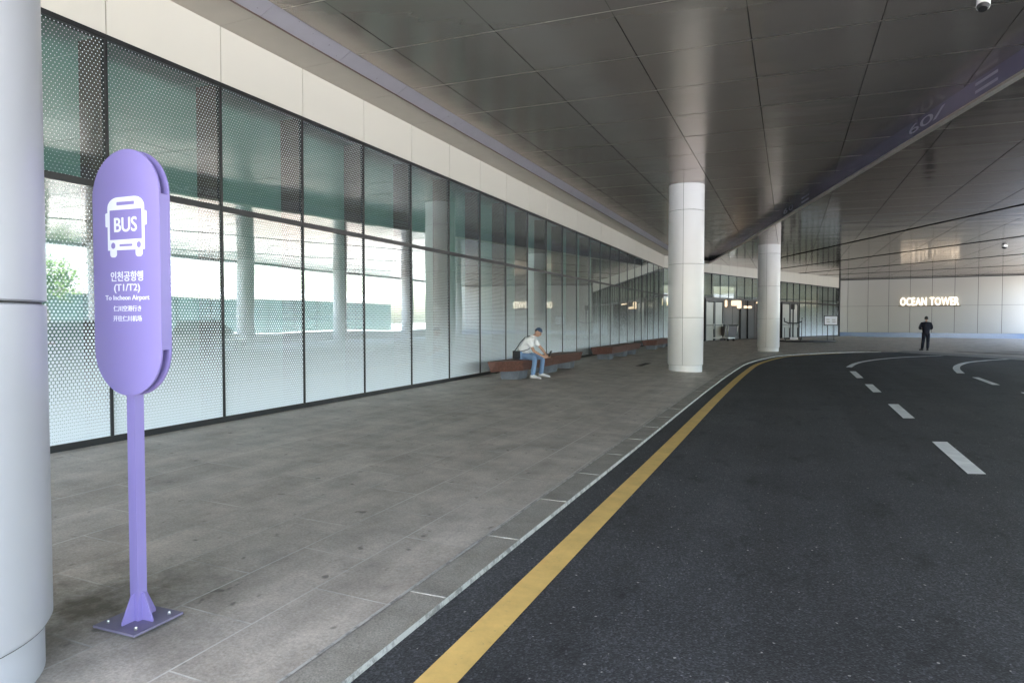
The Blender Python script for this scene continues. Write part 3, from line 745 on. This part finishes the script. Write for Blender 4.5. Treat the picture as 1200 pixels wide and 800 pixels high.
b2 = copy_tree(bench); b2.location = (-6.65, 25.35, .2); b2['label'] = 'empty middle wooden bench between the seated man and the near column'
b3 = copy_tree(bench); b3.location = (-6.65, 35.1, .2); b3['label'] = 'farthest wooden bench, cut off by the near white column'

# ------------------------------------------------------------------ people
skin_m = plain('skin', (.52, .31, .22), .5, 0, .06, 6); hair_m = plain('dark_hair', (.012, .011, .010), .55)
white_cloth = plain('white_shirt', (.88, .88, .89), .8, 0, .04, 5); denim = plain('light_denim', (.20, .31, .50), .85, 0, .18, 10)
navy = plain('navy_cloth', (.012, .014, .024), .85, 0, .2, 6); navy_cap = plain('blue_cap', (.05, .085, .15), .8); cap_pale = plain('cap_patch', (.42, .48, .55), .8)
black_l = plain('black_nylon', (.012, .012, .014), .6); shoe_w = plain('white_shoe', (.86, .86, .86), .55)
def skin(name, verts, edges, mat, parent, inv, root=0, sub=2):
    """verts: (x, y, z, r[, r2])  -> one smooth tapering surface"""
    me = bpy.data.meshes.new(name); me.from_pydata([v[:3] for v in verts], edges, []); o = bpy.data.objects.new(name, me); COL.objects.link(o)
    o.modifiers.new('skin', 'SKIN').use_smooth_shade = True; s = o.modifiers.new('sub', 'SUBSURF'); s.levels = s.render_levels = sub
    for i, v in enumerate(verts):
        d = me.skin_vertices[0].data[i]; d.radius = (v[3], v[4] if len(v) > 4 else v[3]); d.use_root = i == root
    dg = bpy.context.evaluated_depsgraph_get(); dg.update()
    m2 = bpy.data.meshes.new_from_object(o.evaluated_get(dg)); bpy.data.objects.remove(o); m2.materials.clear(); m2.materials.append(mat); m2.name = name
    for p in m2.polygons: p.use_smooth = True
    q = bpy.data.objects.new(name, m2); COL.objects.link(q); q.parent = parent; q.matrix_parent_inverse = inv; return q
def merge_into(o, mbs):
    """join extra smooth shells into one mesh"""
    bm = bmesh.new(); bm.from_mesh(o.data)
    for mb in mbs:
        me = bpy.data.meshes.new('piece'); mb.bm.to_mesh(me); mb.bm.free(); bm.from_mesh(me); bpy.data.meshes.remove(me)
    for f in bm.faces: f.smooth = True
    bmesh.ops.recalc_face_normals(bm, faces=bm.faces); bm.to_mesh(o.data); bm.free()
def hand_chain(W, dir_, side, curl, r=.0085):
    """five finger chains from the wrist W along dir_; side is the across-palm vector; curl the bend direction"""
    dir_, side, curl = Vector(dir_).normalized(), Vector(side).normalized(), Vector(curl).normalized(); W = Vector(W); out = []
    for k, (off, ln) in enumerate(((-.03, .062), (-.01, .074), (.01, .078), (.03, .07))):
        b = W + dir_ * .085 + side * off; m_ = b + dir_ * ln * .5 + curl * .012; e = m_ + dir_ * ln * .28 + curl * .032
        out.append([W + dir_ * .03 + side * off * .6, b, m_, e])
    b = W + dir_ * .025 - side * .035; out.append([W + dir_ * .015 - side * .015, b + dir_ * .015 - side * .012, b + dir_ * .045 - side * .014 + curl * .012, b + dir_ * .065 + curl * .022])
    return out

def body_with_hands(name, verts, edges, hands, parent, inv, root=0):
    o = skin(name, verts, edges, skin_m, parent, inv, root); shells = []
    for ch in hands:
        for f in ch: 
            mb = MB().tube(f, [.011, .0095, .0085, .006], 8); shells.append(mb)
    merge_into(o, shells); return o
def head_shell(c, fwd, up, s=1.0):
    """head with nose, ears, brow, chin; c head centre"""
    c, f, u = Vector(c), Vector(fwd).normalized(), Vector(up).normalized(); r = u.cross(f).normalized(); u = f.cross(r)
    mb = MB(); g = bmesh.ops.create_icosphere(mb.bm, subdivisions=4, radius=1)
    for v in g['verts']:
        x, y, z = v.co   # x fwd, y side, z up
        fx = .098 if x > 0 else .095; ww = .076 * (1 - .22 * max(0, -z) ** 1.5); hh = .118
        X = x * fx + (.012 * max(0, -z) if x > 0 else -.018 * max(0, -z) * 0); Y = y * ww; Z = z * hh
        if x < -.2 and z < -.3: X *= .78
        # nose, brow, eye sockets, mouth
        nz = math.exp(-((y * ww) / .013) ** 2 - ((Z + .018) / .024) ** 2) if x > 0 else 0; X += .024 * nz
        for sy in (-1, 1): X -= .010 * math.exp(-((Y - sy * .031) / .015) ** 2 - ((Z - .012) / .013) ** 2) if x > 0 else 0
        X += .004 * math.exp(-((Y) / .022) ** 2 - ((Z + .062) / .008) ** 2) if x > 0 else 0
        X += .008 * math.exp(-((Y) / .022) ** 2 - ((Z + .098) / .016) ** 2) if x > 0 else 0
        v.co = c + (f * X + r * Y + u * Z) * s
    for sy in (-1, 1):
        mb.ball(c + (r * sy * .077 - f * .008 - u * .008) * s, .03 * s, (.5, .5, 1), 2)
    return mb

def m_cloth(name, col, fold):
    m = N(name); p = m.obj(); c = m.mix(m.noise(p, 7, 4), tuple(v * .88 for v in col) + (1,), tuple(min(1, v * 1.08) for v in col) + (1,))
    return m.done(m.bsdf(c, .85, 0, m.bump(m.noise(m.vmap(p, (1, 1, .55)), 9, 3, .6), .9, fold), .3))
white_cloth = m_cloth('white_shirt_cloth', (.88, .88, .89), .035); denim = m_cloth('light_denim_cloth', (.20, .31, .50), .035); navy = m_cloth('navy_uniform_cloth', (.014, .016, .028), .03)
# --- seated man; world coordinates, then parented
man = thing('person', (-6.35, 17.1, .2), 'seated man in white shirt, light jeans and blue cap bent over a phone', 'person'); minv = Matrix.Translation(-man.location)
GZ = .197; HIP = (-6.66, 17.12, .80)
sh_c = Vector((-6.40, 17.14, 1.235))
shR, shL = Vector((-6.38, 16.95, 1.20)), Vector((-6.40, 17.33, 1.20))
elR, elL = Vector((-6.24, 16.88, .93)), Vector((-6.16, 17.36, .95))
wrR, wrL = Vector((-6.02, 16.98, .80)), Vector((-5.99, 17.19, .80))
knR, knL = Vector((-6.20, 16.86, .735)), Vector((-6.17, 17.40, .735))
anR, anL = Vector((-6.26, 16.84, .29)), Vector((-6.24, 17.44, .29))
headc = Vector((-6.20, 17.11, 1.425)); hf = Vector((.82, -.10, -.52)); hu = Vector((.5, 0, .86))
bv = [(*HIP, .09), (-6.54, 17.12, 1.0, .09), (*sh_c, .05), (-6.325, 17.12, 1.31, .052), (-6.27, 17.115, 1.37, .052),
      (*shR, .045), (*elR, .042), (*wrR, .028), (wrR.x + .045, wrR.y + .012, wrR.z - .012, .034, .02), (wrR.x + .085, wrR.y + .02, wrR.z - .02, .036, .016),
      (*shL, .045), (*elL, .042), (*wrL, .028), (wrL.x + .045, wrL.y - .012, wrL.z - .012, .034, .02), (wrL.x + .085, wrL.y - .02, wrL.z - .02, .036, .016),
      (HIP[0] + .05, 17.03, .80, .09), (*knR, .062), (*anR, .045), (HIP[0] + .05, 17.22, .80, .09), (*knL, .062), (*anL, .045)]
be = [(0, 1), (1, 2), (2, 3), (3, 4), (2, 5), (5, 6), (6, 7), (7, 8), (8, 9), (2, 10), (10, 11), (11, 12), (12, 13), (13, 14), (0, 15), (15, 16), (16, 17), (0, 18), (18, 19), (19, 20)]
hands = [hand_chain(wrR, (.95, .15, -.2), (.1, .5, .85), (-.1, .9, .1)), hand_chain(wrL, (.95, -.15, -.2), (.1, -.5, .85), (-.1, -.9, .1))]
bd = body_with_hands('body', bv, be, hands, man, minv); merge_into(bd, [head_shell(headc, hf, hu)])
# shirt: torso and short sleeves
skin('shirt', [(-6.665, 17.12, .83, .175, .165), (-6.60, 17.12, .95, .18, .165), (-6.53, 17.12, 1.08, .185, .165), (-6.44, 17.13, 1.20, .175, .145), (-6.345, 17.12, 1.315, .074),
               (shR.x, shR.y, shR.z + .01, .10), (shR.x + .06, shR.y - .04, shR.z - .11, .078), (shR.x + .095, shR.y - .055, shR.z - .185, .08),
               (shL.x, shL.y, shL.z + .01, .10), (shL.x + .09, shL.y + .02, shL.z - .10, .078), (shL.x + .15, shL.y + .03, shL.z - .165, .08)],
     [(0, 1), (1, 2), (2, 3), (3, 4), (3, 5), (5, 6), (6, 7), (3, 8), (8, 9), (9, 10)], white_cloth, man, minv, 2)
skin('collar', [(-6.40, 17.06, 1.345, .022), (-6.33, 17.045, 1.335, .024), (-6.265, 17.11, 1.295, .02), (-6.33, 17.19, 1.335, .024), (-6.40, 17.18, 1.345, .022)], [(0, 1), (1, 2), (2, 3), (3, 4)], white_cloth, man, minv, 2, 1)
skin('jeans', [(-6.68, 17.12, .80, .16, .14), (-6.56, 17.03, .79, .105), (-6.38, 16.95, .775, .095), (knR.x, knR.y, knR.z, .078), (knR.x - .02, knR.y, .55, .068), (anR.x, anR.y, .275, .066),
               (-6.56, 17.22, .79, .105), (-6.38, 17.31, .775, .095), (knL.x, knL.y, knL.z, .078), (knL.x - .02, knL.y + .01, .55, .068), (anL.x, anL.y, .275, .066)],
     [(0, 1), (1, 2), (2, 3), (3, 4), (4, 5), (0, 6), (6, 7), (7, 8), (8, 9), (9, 10)], denim, man, minv, 0)
def shoe(parent, inv, heel, dir_, mat, sole_m, s=1.0):
    heel, d = Vector(heel), Vector(dir_).normalized(); sd_ = Vector((-d.y, d.x, 0)); bm = bmesh.new()
    prof = [(-.05, .085, .034), (-.02, .105, .040), (.04, .10, .042), (.10, .075, .044), (.16, .055, .048), (.21, .045, .042), (.24, .028, .022)]
    rings = []
    for (t_, h, w_) in prof:
        ring = []
        for k in range(12):
            an = 2 * math.pi * k / 12; x = math.cos(an) * w_; z = .0 + (h / 2) * (1 + math.sin(an)) if math.sin(an) > 0 else .0 + (h / 2) * (1 + .98 * math.sin(an))
            ring.append(bm.verts.new(heel + (d * t_ + sd_ * x) * s + Vector((0, 0, .015 + z * s))))
        rings.append(ring)
    for a, b in zip(rings, rings[1:]):
        for k in range(12): bm.faces.new((a[k], a[(k + 1) % 12], b[(k + 1) % 12], b[k]))
    bm.faces.new(rings[0][::-1]); bm.faces.new(rings[-1])
    mb = MB(); mb.bm.free(); mb.bm = bm; o = mb.build('shoe', mat, smooth=True); o.parent = parent; o.matrix_parent_inverse = inv
    so = MB().prism([heel + (d * x + sd_ * y) * s for x, y in ((-.06, -.03), (.0, -.045), (.15, -.054), (.23, -.035), (.255, 0), (.23, .035), (.15, .054), (0, .045), (-.06, .03))], (0, 0, .026)).build('sole', sole_m)
    so.parent = o; so.matrix_parent_inverse = inv
shoe(man, minv, (anR.x, anR.y, GZ), (.95, -.28, 0), shoe_w, shoe_w, 1.15); shoe(man, minv, (anL.x, anL.y, GZ), (.98, -.1, 0), shoe_w, shoe_w, 1.15)
# cap with brim and pale front patch, dark hair behind
f_, u_ = hf.normalized(), hu.normalized(); r_ = u_.cross(f_).normalized(); u_ = f_.cross(r_)
def cap_shell(rr, zcut, mat, name, up_only=True):
    mb = MB(); g = bmesh.ops.create_icosphere(mb.bm, subdivisions=4, radius=1)
    dl = [v for v in g['verts'] if v.co.z < zcut(v.co)]; bmesh.ops.delete(mb.bm, geom=dl, context='VERTS')
    for v in mb.bm.verts: v.co = headc + f_ * (v.co.x * rr[0]) + r_ * (v.co.y * rr[1]) + u_ * (v.co.z * rr[2])
    o = mb.build(name, mat, smooth=True); o.parent = man; o.matrix_parent_inverse = minv
    m_ = o.modifiers.new('thick', 'SOLIDIFY'); m_.thickness = .008; return o
cap_shell((.106, .085, .126), lambda c: -.1 if c.x < -.15 else .9, hair_m, 'hair')
capo = cap_shell((.114, .094, .137), lambda c: .30 + .1 * c.x, navy_cap, 'cap')
br_ = MB(); pts = []
for k in range(13): an = R(-70 + 140 * k / 12); pts.append(headc + f_ * (.055 + .125 * math.cos(an)) + r_ * (.088 * math.sin(an) / math.sin(R(70))) + u_ * (.045 - .012 * math.sin(an) ** 2))
o = br_.prism(pts, u_ * .01).build('cap_brim', cap_pale, smooth='auto'); o.parent = capo; o.matrix_parent_inverse = minv
pa = MB(); g = []
for i in range(9):
    for j_ in range(4):
        an = R(-50 + 100 * i / 8); z_ = .40 + .09 * j_; rr = math.sqrt(max(0, 1 - z_ * z_)); g.append(pa.bm.verts.new(headc + f_ * (.1165 * rr * math.cos(an)) + r_ * (.0965 * rr * math.sin(an)) + u_ * (.1385 * z_)))
for i in range(8):
    for j_ in range(3): pa.bm.faces.new((g[i * 4 + j_], g[i * 4 + j_ + 1], g[i * 4 + j_ + 5], g[i * 4 + j_ + 4]))
o = pa.build('cap_patch', cap_pale, smooth=True); o.parent = capo; o.matrix_parent_inverse = minv; o.modifiers.new('thick', 'SOLIDIFY').thickness = .004
for sy in (-1, 1):
    o = MB().ball(headc + f_ * .086 + r_ * (sy * .031) + u_ * .012, .011, (1, 1, 1), 2).build('eye', hair_m, smooth=True); o.parent = man; o.matrix_parent_inverse = minv
    o = MB().tube([headc + f_ * .094 + r_ * (sy * .018) + u_ * .030, headc + f_ * .088 + r_ * (sy * .045) + u_ * .030], .004, 6).build('eyebrow', hair_m); o.parent = man; o.matrix_parent_inverse = minv
# shoulder bag on his hip, phone in his hands: things of their own
bag = thing('shoulder_bag', (-6.72, 16.84, .72), 'small black shoulder bag hanging at the seated man\'s hip', 'bag'); ginv = Matrix.Translation(-bag.location)
o = MB().box((-6.80, 16.78, .715), (-6.62, 16.875, .935)).build('pouch', black_l, bevel=.02); o.parent = bag; o.matrix_parent_inverse = ginv
o = MB().box((-6.78, 16.762, .76), (-6.64, 16.782, .88)).build('pocket', black_l, bevel=.006); o.parent = bag; o.matrix_parent_inverse = ginv
o = MB().tube([(-6.78, 16.83, .92), (-6.745, 16.94, 1.0), (-6.68, 17.03, 1.15), (-6.575, 17.14, 1.29), (-6.47, 17.23, 1.325), (-6.37, 17.27, 1.29)], .012, 8).build('strap', black_l, smooth=True); o.parent = bag; o.matrix_parent_inverse = ginv
o = MB().tube([(-6.60, 16.83, .92), (-6.44, 16.93, .96), (-6.33, 17.0, 1.05)], .010, 8).build('strap', black_l, smooth=True); o.parent = bag; o.matrix_parent_inverse = ginv
ph = thing('phone', (-5.87, 17.085, .83), 'dark phone with a pale screen held in the seated man\'s hands', 'phone'); ph.rotation_euler = (R(10), R(-62), R(-20))
MB().box((-.05, -.045, -.007), (.12, .045, .007)).build('case', black_l, ph, bevel=.003); MB().box((.0, -.040, .0072), (.112, .040, .0085)).build('screen', whitev, ph)

# --- standing man seen from behind
st = thing('person', (7.02, 43.7, .07), 'standing person in dark navy clothes and cap with bent arms near the end wall', 'person')
st.rotation_euler = (0, 0, R(8)); st.scale = (1.06, 1.06, 1.06); I4 = Matrix.Identity(4)
# local: faces +Y, z up, height about 1.76
aR, aL = Vector((.21, .02, 1.42)), Vector((-.21, .02, 1.42)); eR, eL = Vector((.29, .03, 1.14)), Vector((-.29, .03, 1.14)); w1_, w2_ = Vector((.13, .24, 1.14)), Vector((-.12, .24, 1.13))
bv = [(0, 0, .98, .08), (0, 0, 1.22, .07), (0, 0, 1.42, .05), (.01, .015, 1.50, .052), (.015, .03, 1.58, .052), (*aR, .04), (*eR, .043), (*w1_, .029), (w1_.x - .05, w1_.y + .02, 1.14, .034, .018), (*aL, .04), (*eL, .043), (*w2_, .029), (w2_.x + .05, w2_.y + .02, 1.13, .034, .018),
      (.10, 0, .92, .07), (.10, .01, .52, .062), (.09, -.01, .10, .042), (-.10, 0, .92, .07), (-.12, .02, .52, .062), (-.16, .04, .10, .042)]
be = [(0, 1), (1, 2), (2, 3), (3, 4), (2, 5), (5, 6), (6, 7), (7, 8), (2, 9), (9, 10), (10, 11), (11, 12), (0, 13), (13, 14), (14, 15), (0, 16), (16, 17), (17, 18)]
bd = body_with_hands('body', bv, be, [hand_chain(w1_, (-.9, .3, .1), (0, .3, 1), (0, 1, 0)), hand_chain(w2_, (.9, .3, .1), (0, .3, 1), (0, 1, 0))], st, I4)
hc = Vector((.02, .05, 1.665)); merge_into(bd, [head_shell(hc, (.45, .85, -.2), (0, .2, 1))])
skin('shirt', [(0, 0, .80, .19, .15), (0, 0, 1.04, .18, .13), (0, -.01, 1.24, .20, .14), (0, -.01, 1.40, .19, .13), (.0, .01, 1.50, .075),
               (.20, .01, 1.40, .09), (.27, .02, 1.26, .08), (.285, .04, 1.13, .075), (-.20, .01, 1.40, .09), (-.27, .02, 1.26, .08), (-.285, .04, 1.13, .075), (.17, .20, 1.14, .055), (-.17, .20, 1.13, .055)],
     [(0, 1), (1, 2), (2, 3), (3, 4), (3, 5), (5, 6), (6, 7), (3, 8), (8, 9), (9, 10), (7, 11), (10, 12)], navy, st, I4, 2)
skin('trousers', [(0, 0, 1.0, .17, .13), (.095, 0, .84, .108), (.10, .01, .52, .085), (.09, -.01, .06, .07), (-.095, 0, .84, .105), (-.12, .02, .52, .085), (-.16, .04, .06, .07)],
     [(0, 1), (1, 2), (2, 3), (0, 4), (4, 5), (5, 6)], navy, st, I4, 0)
shoe(st, I4, (.09, -.03, 0), (.15, 1, 0), black_l, black_l); shoe(st, I4, (-.16, .02, 0), (-.25, 1, 0), black_l, black_l)
mb = MB(); g = bmesh.ops.create_icosphere(mb.bm, subdivisions=3, radius=1)
bmesh.ops.delete(mb.bm, geom=[v for v in g['verts'] if v.co.z < (.0 if v.co.y > 0 else -.45)], context='VERTS')
for v in mb.bm.verts: v.co = hc + Vector((v.co.x * .090, v.co.y * .112, v.co.z * .132))
o = mb.build('hair', hair_m, st, smooth=True); o.modifiers.new('thick', 'SOLIDIFY').thickness = .01
# mask strap seen as a white patch on the cheek
o = MB().ball(hc + Vector((.055, .075, -.055)), .05, (.75, .8, .75), 2).build('face_mask', whitev, st, smooth=True)

# ------------------------------------------------------------------ things by the entrance
def trolley(loc, rz, label, s=1.0):
    t = thing('luggage_trolley', loc, label, 'trolley', 'luggage trolleys by the doors', rz); m_ = plain('trolley_metal', (.62, .61, .58), .35, .5) if 'trolley_metal' not in MATS else MATS['trolley_metal']
    MB().box((-.62, -.32, .20), (.50, .32, .27)).build('platform', m_, t, bevel=.015)
    for sy in (-.30, .30): MB().tube([(.50, sy * 1.5, .25), (.56, sy * 1.5, .7), (.66, sy * 1.5, 1.15)], .036, 8).build('upright', m_, t, smooth=True)
    MB().tube([(.66, -.46, 1.15), (.66, .46, 1.15)], .036, 8).build('handle', black_m, t)
    MB().box((.53, -.42, .4), (.60, .42, 1.05)).build('basket', plain('basket_grey', (.10, .09, .10), .5) if 'basket_grey' not in MATS else MATS['basket_grey'], t)
    MB().tube([(-.62, -.30, .25), (-.66, -.30, .5), (-.66, .30, .5), (-.62, .30, .25)], .02, 8).build('front_hoop', m_, t)
    for x in (-.5, .42):
        for sy in (-.27, .27): MB().tube([(x, sy - .025, .10), (x, sy + .025, .10)], .10, 14).build('wheel', black_m, t, smooth='auto')
    return t
trolley((-4.25, 52.2, .22), R(-42), 'metal luggage trolley with a dark back panel in front of the entrance recess')
trolley((-5.05, 51.9, .23), R(60), 'metal luggage trolley turned sideways before the left double doors')
rk = thing('luggage_rack', (.25, 55.0, .2), 'black luggage rack with a tall centre pole and upturned arms by the right door', 'rack')
MB().box((-.62, -.35, .12), (.62, .35, .24)).build('deck', black_m, rk, bevel=.02)
MB().box((-.2, -.36, .10), (.35, -.352, .28)).build('deck_panel', whitev, rk)
MB().tube([(0, 0, .24), (0, 0, 2.75)], .055, 10).build('pole', black_m, rk)
MB().tube([(-.62, 0, 1.72), (-.60, 0, 1.45), (-.3, 0, 1.32), (.3, 0, 1.32), (.60, 0, 1.45), (.62, 0, 1.72)], .045, 8).build('arm', black_m, rk)
MB().tube([(-.58, 0, .24), (-.58, 0, 1.0)], .02, 8).build('post', black_m, rk); MB().tube([(.6, 0, .24), (.6, 0, 1.4)], .022, 8).build('post', black_m, rk)
MB().box((-.16, -.03, 2.35), (.10, .03, 2.75)).build('top_plate', black_m, rk)
for x in (-.5, .5):
    for y in (-.28, .28): MB().tube([(x - .03, y, .06), (x + .03, y, .06)], .06, 12).build('wheel', black_m, rk)
ss = thing('sign_stand', (2.85, 56.0, .18), 'small white notice board on two thin black legs at the end of the glass', 'sign', rz=R(20))
MB().box((-.48, -.02, 1.22), (.48, .02, 1.86)).build('board', whitev, ss); MB().box((-.51, -.03, 1.85), (.51, .03, 1.91)).build('top_rail', black_m, ss); MB().box((-.51, -.03, 1.17), (.51, .03, 1.23)).build('bottom_rail', black_m, ss)
for x in (-.485, .485): MB().box((x - .025, -.025, 1.2), (x + .025, .025, 1.88)).build('side_rail', black_m, ss)
for x in (-.24, .24): MB().tube([(x, 0, 0), (x, 0, 1.2)], .02, 8).build('leg', black_m, ss)
MB().box((-.45, -.2, -.005), (.45, .2, .02)).build('foot', black_m, ss)
for (x, z) in ((-.22, 1.62), (.2, 1.6), (-.2, 1.45), (.22, 1.44)): MB().box((x - .12, -.024, z - .04), (x + .12, -.0205, z + .03)).build('notice', plain('notice_grey', (.5, .47, .47), .6) if 'notice_grey' not in MATS else MATS['notice_grey'], ss)
ed = smooth_line([(-1.0, 53.6), (.3, 52.6), (1.4, 52.9), (2.6, 54.2), (3.1, 55.6)], .3)
mb = MB(); mb.tube([(p.x, p.y, .22) for p in ed], .07, 8); tag(mb.build('floor_edging', black_m, smooth=True), 'low black curved edging on the paving before the rack and notice board', 'edging')
# camera housings on the ceilings
cc = thing('ceiling_camera', (2.28, 10.6, 6.2), 'white cylindrical camera hanging from the ceiling at the top right', 'camera')
MB().lathe([(.001, 0), (.09, 0), (.09, -.03), (.001, -.03)], 20).build('mount', white_clad, cc, smooth='auto')
MB().tube([(0, 0, -.03), (-.01, -.01, -.16)], .018, 8).build('stem', white_clad, cc)
MB().tube([(.02, .05, -.12), (-.03, -.11, -.44)], .078, 20).build('housing', white_clad, cc, smooth='auto')
MB().tube([(-.03, -.11, -.44), (-.036, -.13, -.48)], [.074, .05], 20).build('lens', black_m, cc, smooth='auto')
dm = thing('dome_camera', (10.77, 44.55, ZL), 'small dark dome camera on the lower ceiling at the far right', 'camera')
MB().lathe([(.001, 0), (.15, 0), (.15, -.06), (.001, -.06)], 20).build('mount', steel, dm, smooth='auto'); MB().ball((0, 0, -.06), .125, (1, 1, .9), 3).build('dome', black_m, dm, smooth=True)

# ------------------------------------------------------------------ the open side, seen mirrored in the glass
tag(MB().box((20.7, 8, -.05), (21.1, 90, .78)).build('parapet', white_clad, bevel=.02), 'long low white parapet beyond the road, mirrored in the glass', 'parapet')
mb = MB(); mb.box((20.0, -5.0, ZL - .1), (20.5, 90, 7.5)); mb.build('canopy_edge', white_clad, kind='structure')
mb = MB(); mb.box((-14, -5.5, ZL - .1), (20.5, -5.0, 7.5)); mb.build('canopy_edge', white_clad, kind='structure')
ob = thing('low_building', (60, 60, 0), 'low teal glazed building with a white roof band across the way', 'building')
MB().box((0, -45, -.05), (14, 60, 5.3)).build('glazing', plain('teal_glazing', (.045, .09, .088), .3), ob)
MB().box((-1.2, -46, 5.4), (15, 61, 6.6)).build('roof_band', white_clad, ob); MB().box((-.6, -46, 4.9), (-.1, 61, 5.38)).build('soffit_light', beige, ob)
for k in range(18): MB().box((-.05, -45 + k * 5.8, 0), (.05, -44.8 + k * 5.8, 4.9)).build('mullion', frame_m, ob)
leaf = m_leaf('leaf', (.035, .07, .018), (.11, .16, .04)); bark = plain('bark', (.09, .07, .05), .9)
def tree(loc, h, rad, label, seed):
    rnd = random.Random(seed); t = thing('tree', loc, label, 'tree', 'trees beyond the road')
    MB().tube([(0, 0, 0), (.05, .03, h * .3), (.1, -.05, h * .6), (.05, 0, h * .85)], [.2, .16, .1, .04], 8).build('trunk', bark, t, smooth=True)
    bm = bmesh.new(); cl = [(Vector((rnd.uniform(-1, 1) * rad * .7, rnd.uniform(-1, 1) * rad * .7, h * rnd.uniform(.42, .95))), rad * rnd.uniform(.3, .55)) for _ in range(16)]
    for c, r in cl:
        for _ in range(130):
            d = Vector((rnd.gauss(0, 1), rnd.gauss(0, 1), rnd.gauss(0, .8))).normalized() * r * rnd.random() ** .4; p = c + d; s = rnd.uniform(.10, .2)
            a = Vector((rnd.gauss(0, 1), rnd.gauss(0, 1), rnd.gauss(0, 1))).normalized(); b = a.orthogonal().normalized()
            bm.faces.new([bm.verts.new(p + q) for q in (a * s, b * s * .6, -a * s, -b * s * .6)])
    mb = MB(); mb.bm.free(); mb.bm = bm; mb.build('crown', leaf, t)
for k, (x, y, h) in enumerate(((30, 13, 6.5), (33, 20, 7.2), (31, 27, 5.6), (34, 33, 6.4))): tree((x, y, -.06), h, 2.3, ('bushy green tree', 'tall green tree', 'small round green tree', 'broad green tree')[k] + ' beyond the road, mirrored in the glass', k)
def car(loc, rz, col, label, suv):
    t = thing('parked_car', loc, label, 'car', 'cars parked across the road', rz); paint = N('car_paint_%d' % int(suv * 10)); pm = paint.done(paint.bsdf(col, .25, .4, None, .5, **{'Coat Weight': .8}))
    hh = 1.72 if suv else 1.45
    prof = [(-2.25, .35), (-2.3, .75), (-2.2, .95), (-1.9, 1.0), (-.95, 1.02), (.95, 1.02), (1.75, .93), (2.2, .8), (2.3, .55), (2.25, .33)]
    mb = MB(); mb.prism([Vector((x, -.88, z)) for x, z in prof], (0, 1.76, 0)); mb.build('body', pm, t, bevel=.07, smooth=True)
    roof = [(-2.0 if suv else -1.55, 1.0), (-1.65 if suv else -.95, hh - .03), (-.6, hh), (.25, hh - .02), (1.15, 1.0)]
    for nm_, ins, m_, sc in (('cabin', .78, MATS.get('car_glass') or plain('car_glass', (.015, .02, .024), .08), 1.0), ('roof', .66, pm, 0)):
        if sc:
            bm = bmesh.new(); lo = [(x, .82 - (z - 1.0) * .25, z) for x, z in roof]
            a = [bm.verts.new((x, -y, z)) for x, y, z in lo]; b = [bm.verts.new((x, y, z)) for x, y, z in lo]; n = len(a)
            for i in range(n): bm.faces.new((a[i], a[(i + 1) % n], b[(i + 1) % n], b[i]))
            bm.faces.new(a[::-1]); bm.faces.new(b); mb = MB(); mb.bm.free(); mb.bm = bm; mb.build('windows', m_, t)
        else: MB().hexa([(roof[1][0] + .05, -.66, hh - .02), (roof[3][0] + .1, -.66, hh - .02), (roof[3][0] + .1, .66, hh - .02), (roof[1][0] + .05, .66, hh - .02), (roof[1][0] + .15, -.6, hh + .03), (roof[3][0], -.6, hh + .03), (roof[3][0], .6, hh + .03), (roof[1][0] + .15, .6, hh + .03)]).build('roof', pm, t, bevel=.02)
    for x in (-1.4, 1.4):
        for y in (-.8, .8):
            wh = MB().tube([(x, y - .1, .33), (x, y + .1, .33)], .33, 24).build('wheel', black_l, t, smooth='auto'); MB().tube([(x, y - .105, .33), (x, y + .105, .33)], .2, 18).build('rim', steel, wh, smooth='auto')
    for y in (-.62, .62): MB().box((2.2, y - .18, .62), (2.31, y + .18, .74)).build('headlight', whitev, t, bevel=.02); MB().box((-2.32, y - .18, .75), (-2.2, y + .18, .88)).build('tail_light', plain('tail_red', (.3, .01, .01), .3) if 'tail_red' not in MATS else MATS['tail_red'], t)
car((12.6, 27.0, 0), R(75), (.42, .43, .45), 'pale grey estate car parked across the road, mirrored in the glass', 1)
car((13.6, 21.0, 0), R(80), (.05, .055, .06), 'dark saloon car parked across the road, mirrored in the glass', .1)
car((14.0, 14.2, 0), R(85), (.25, .26, .27), 'silver saloon car parked nearest across the road, mirrored in the glass', 0)
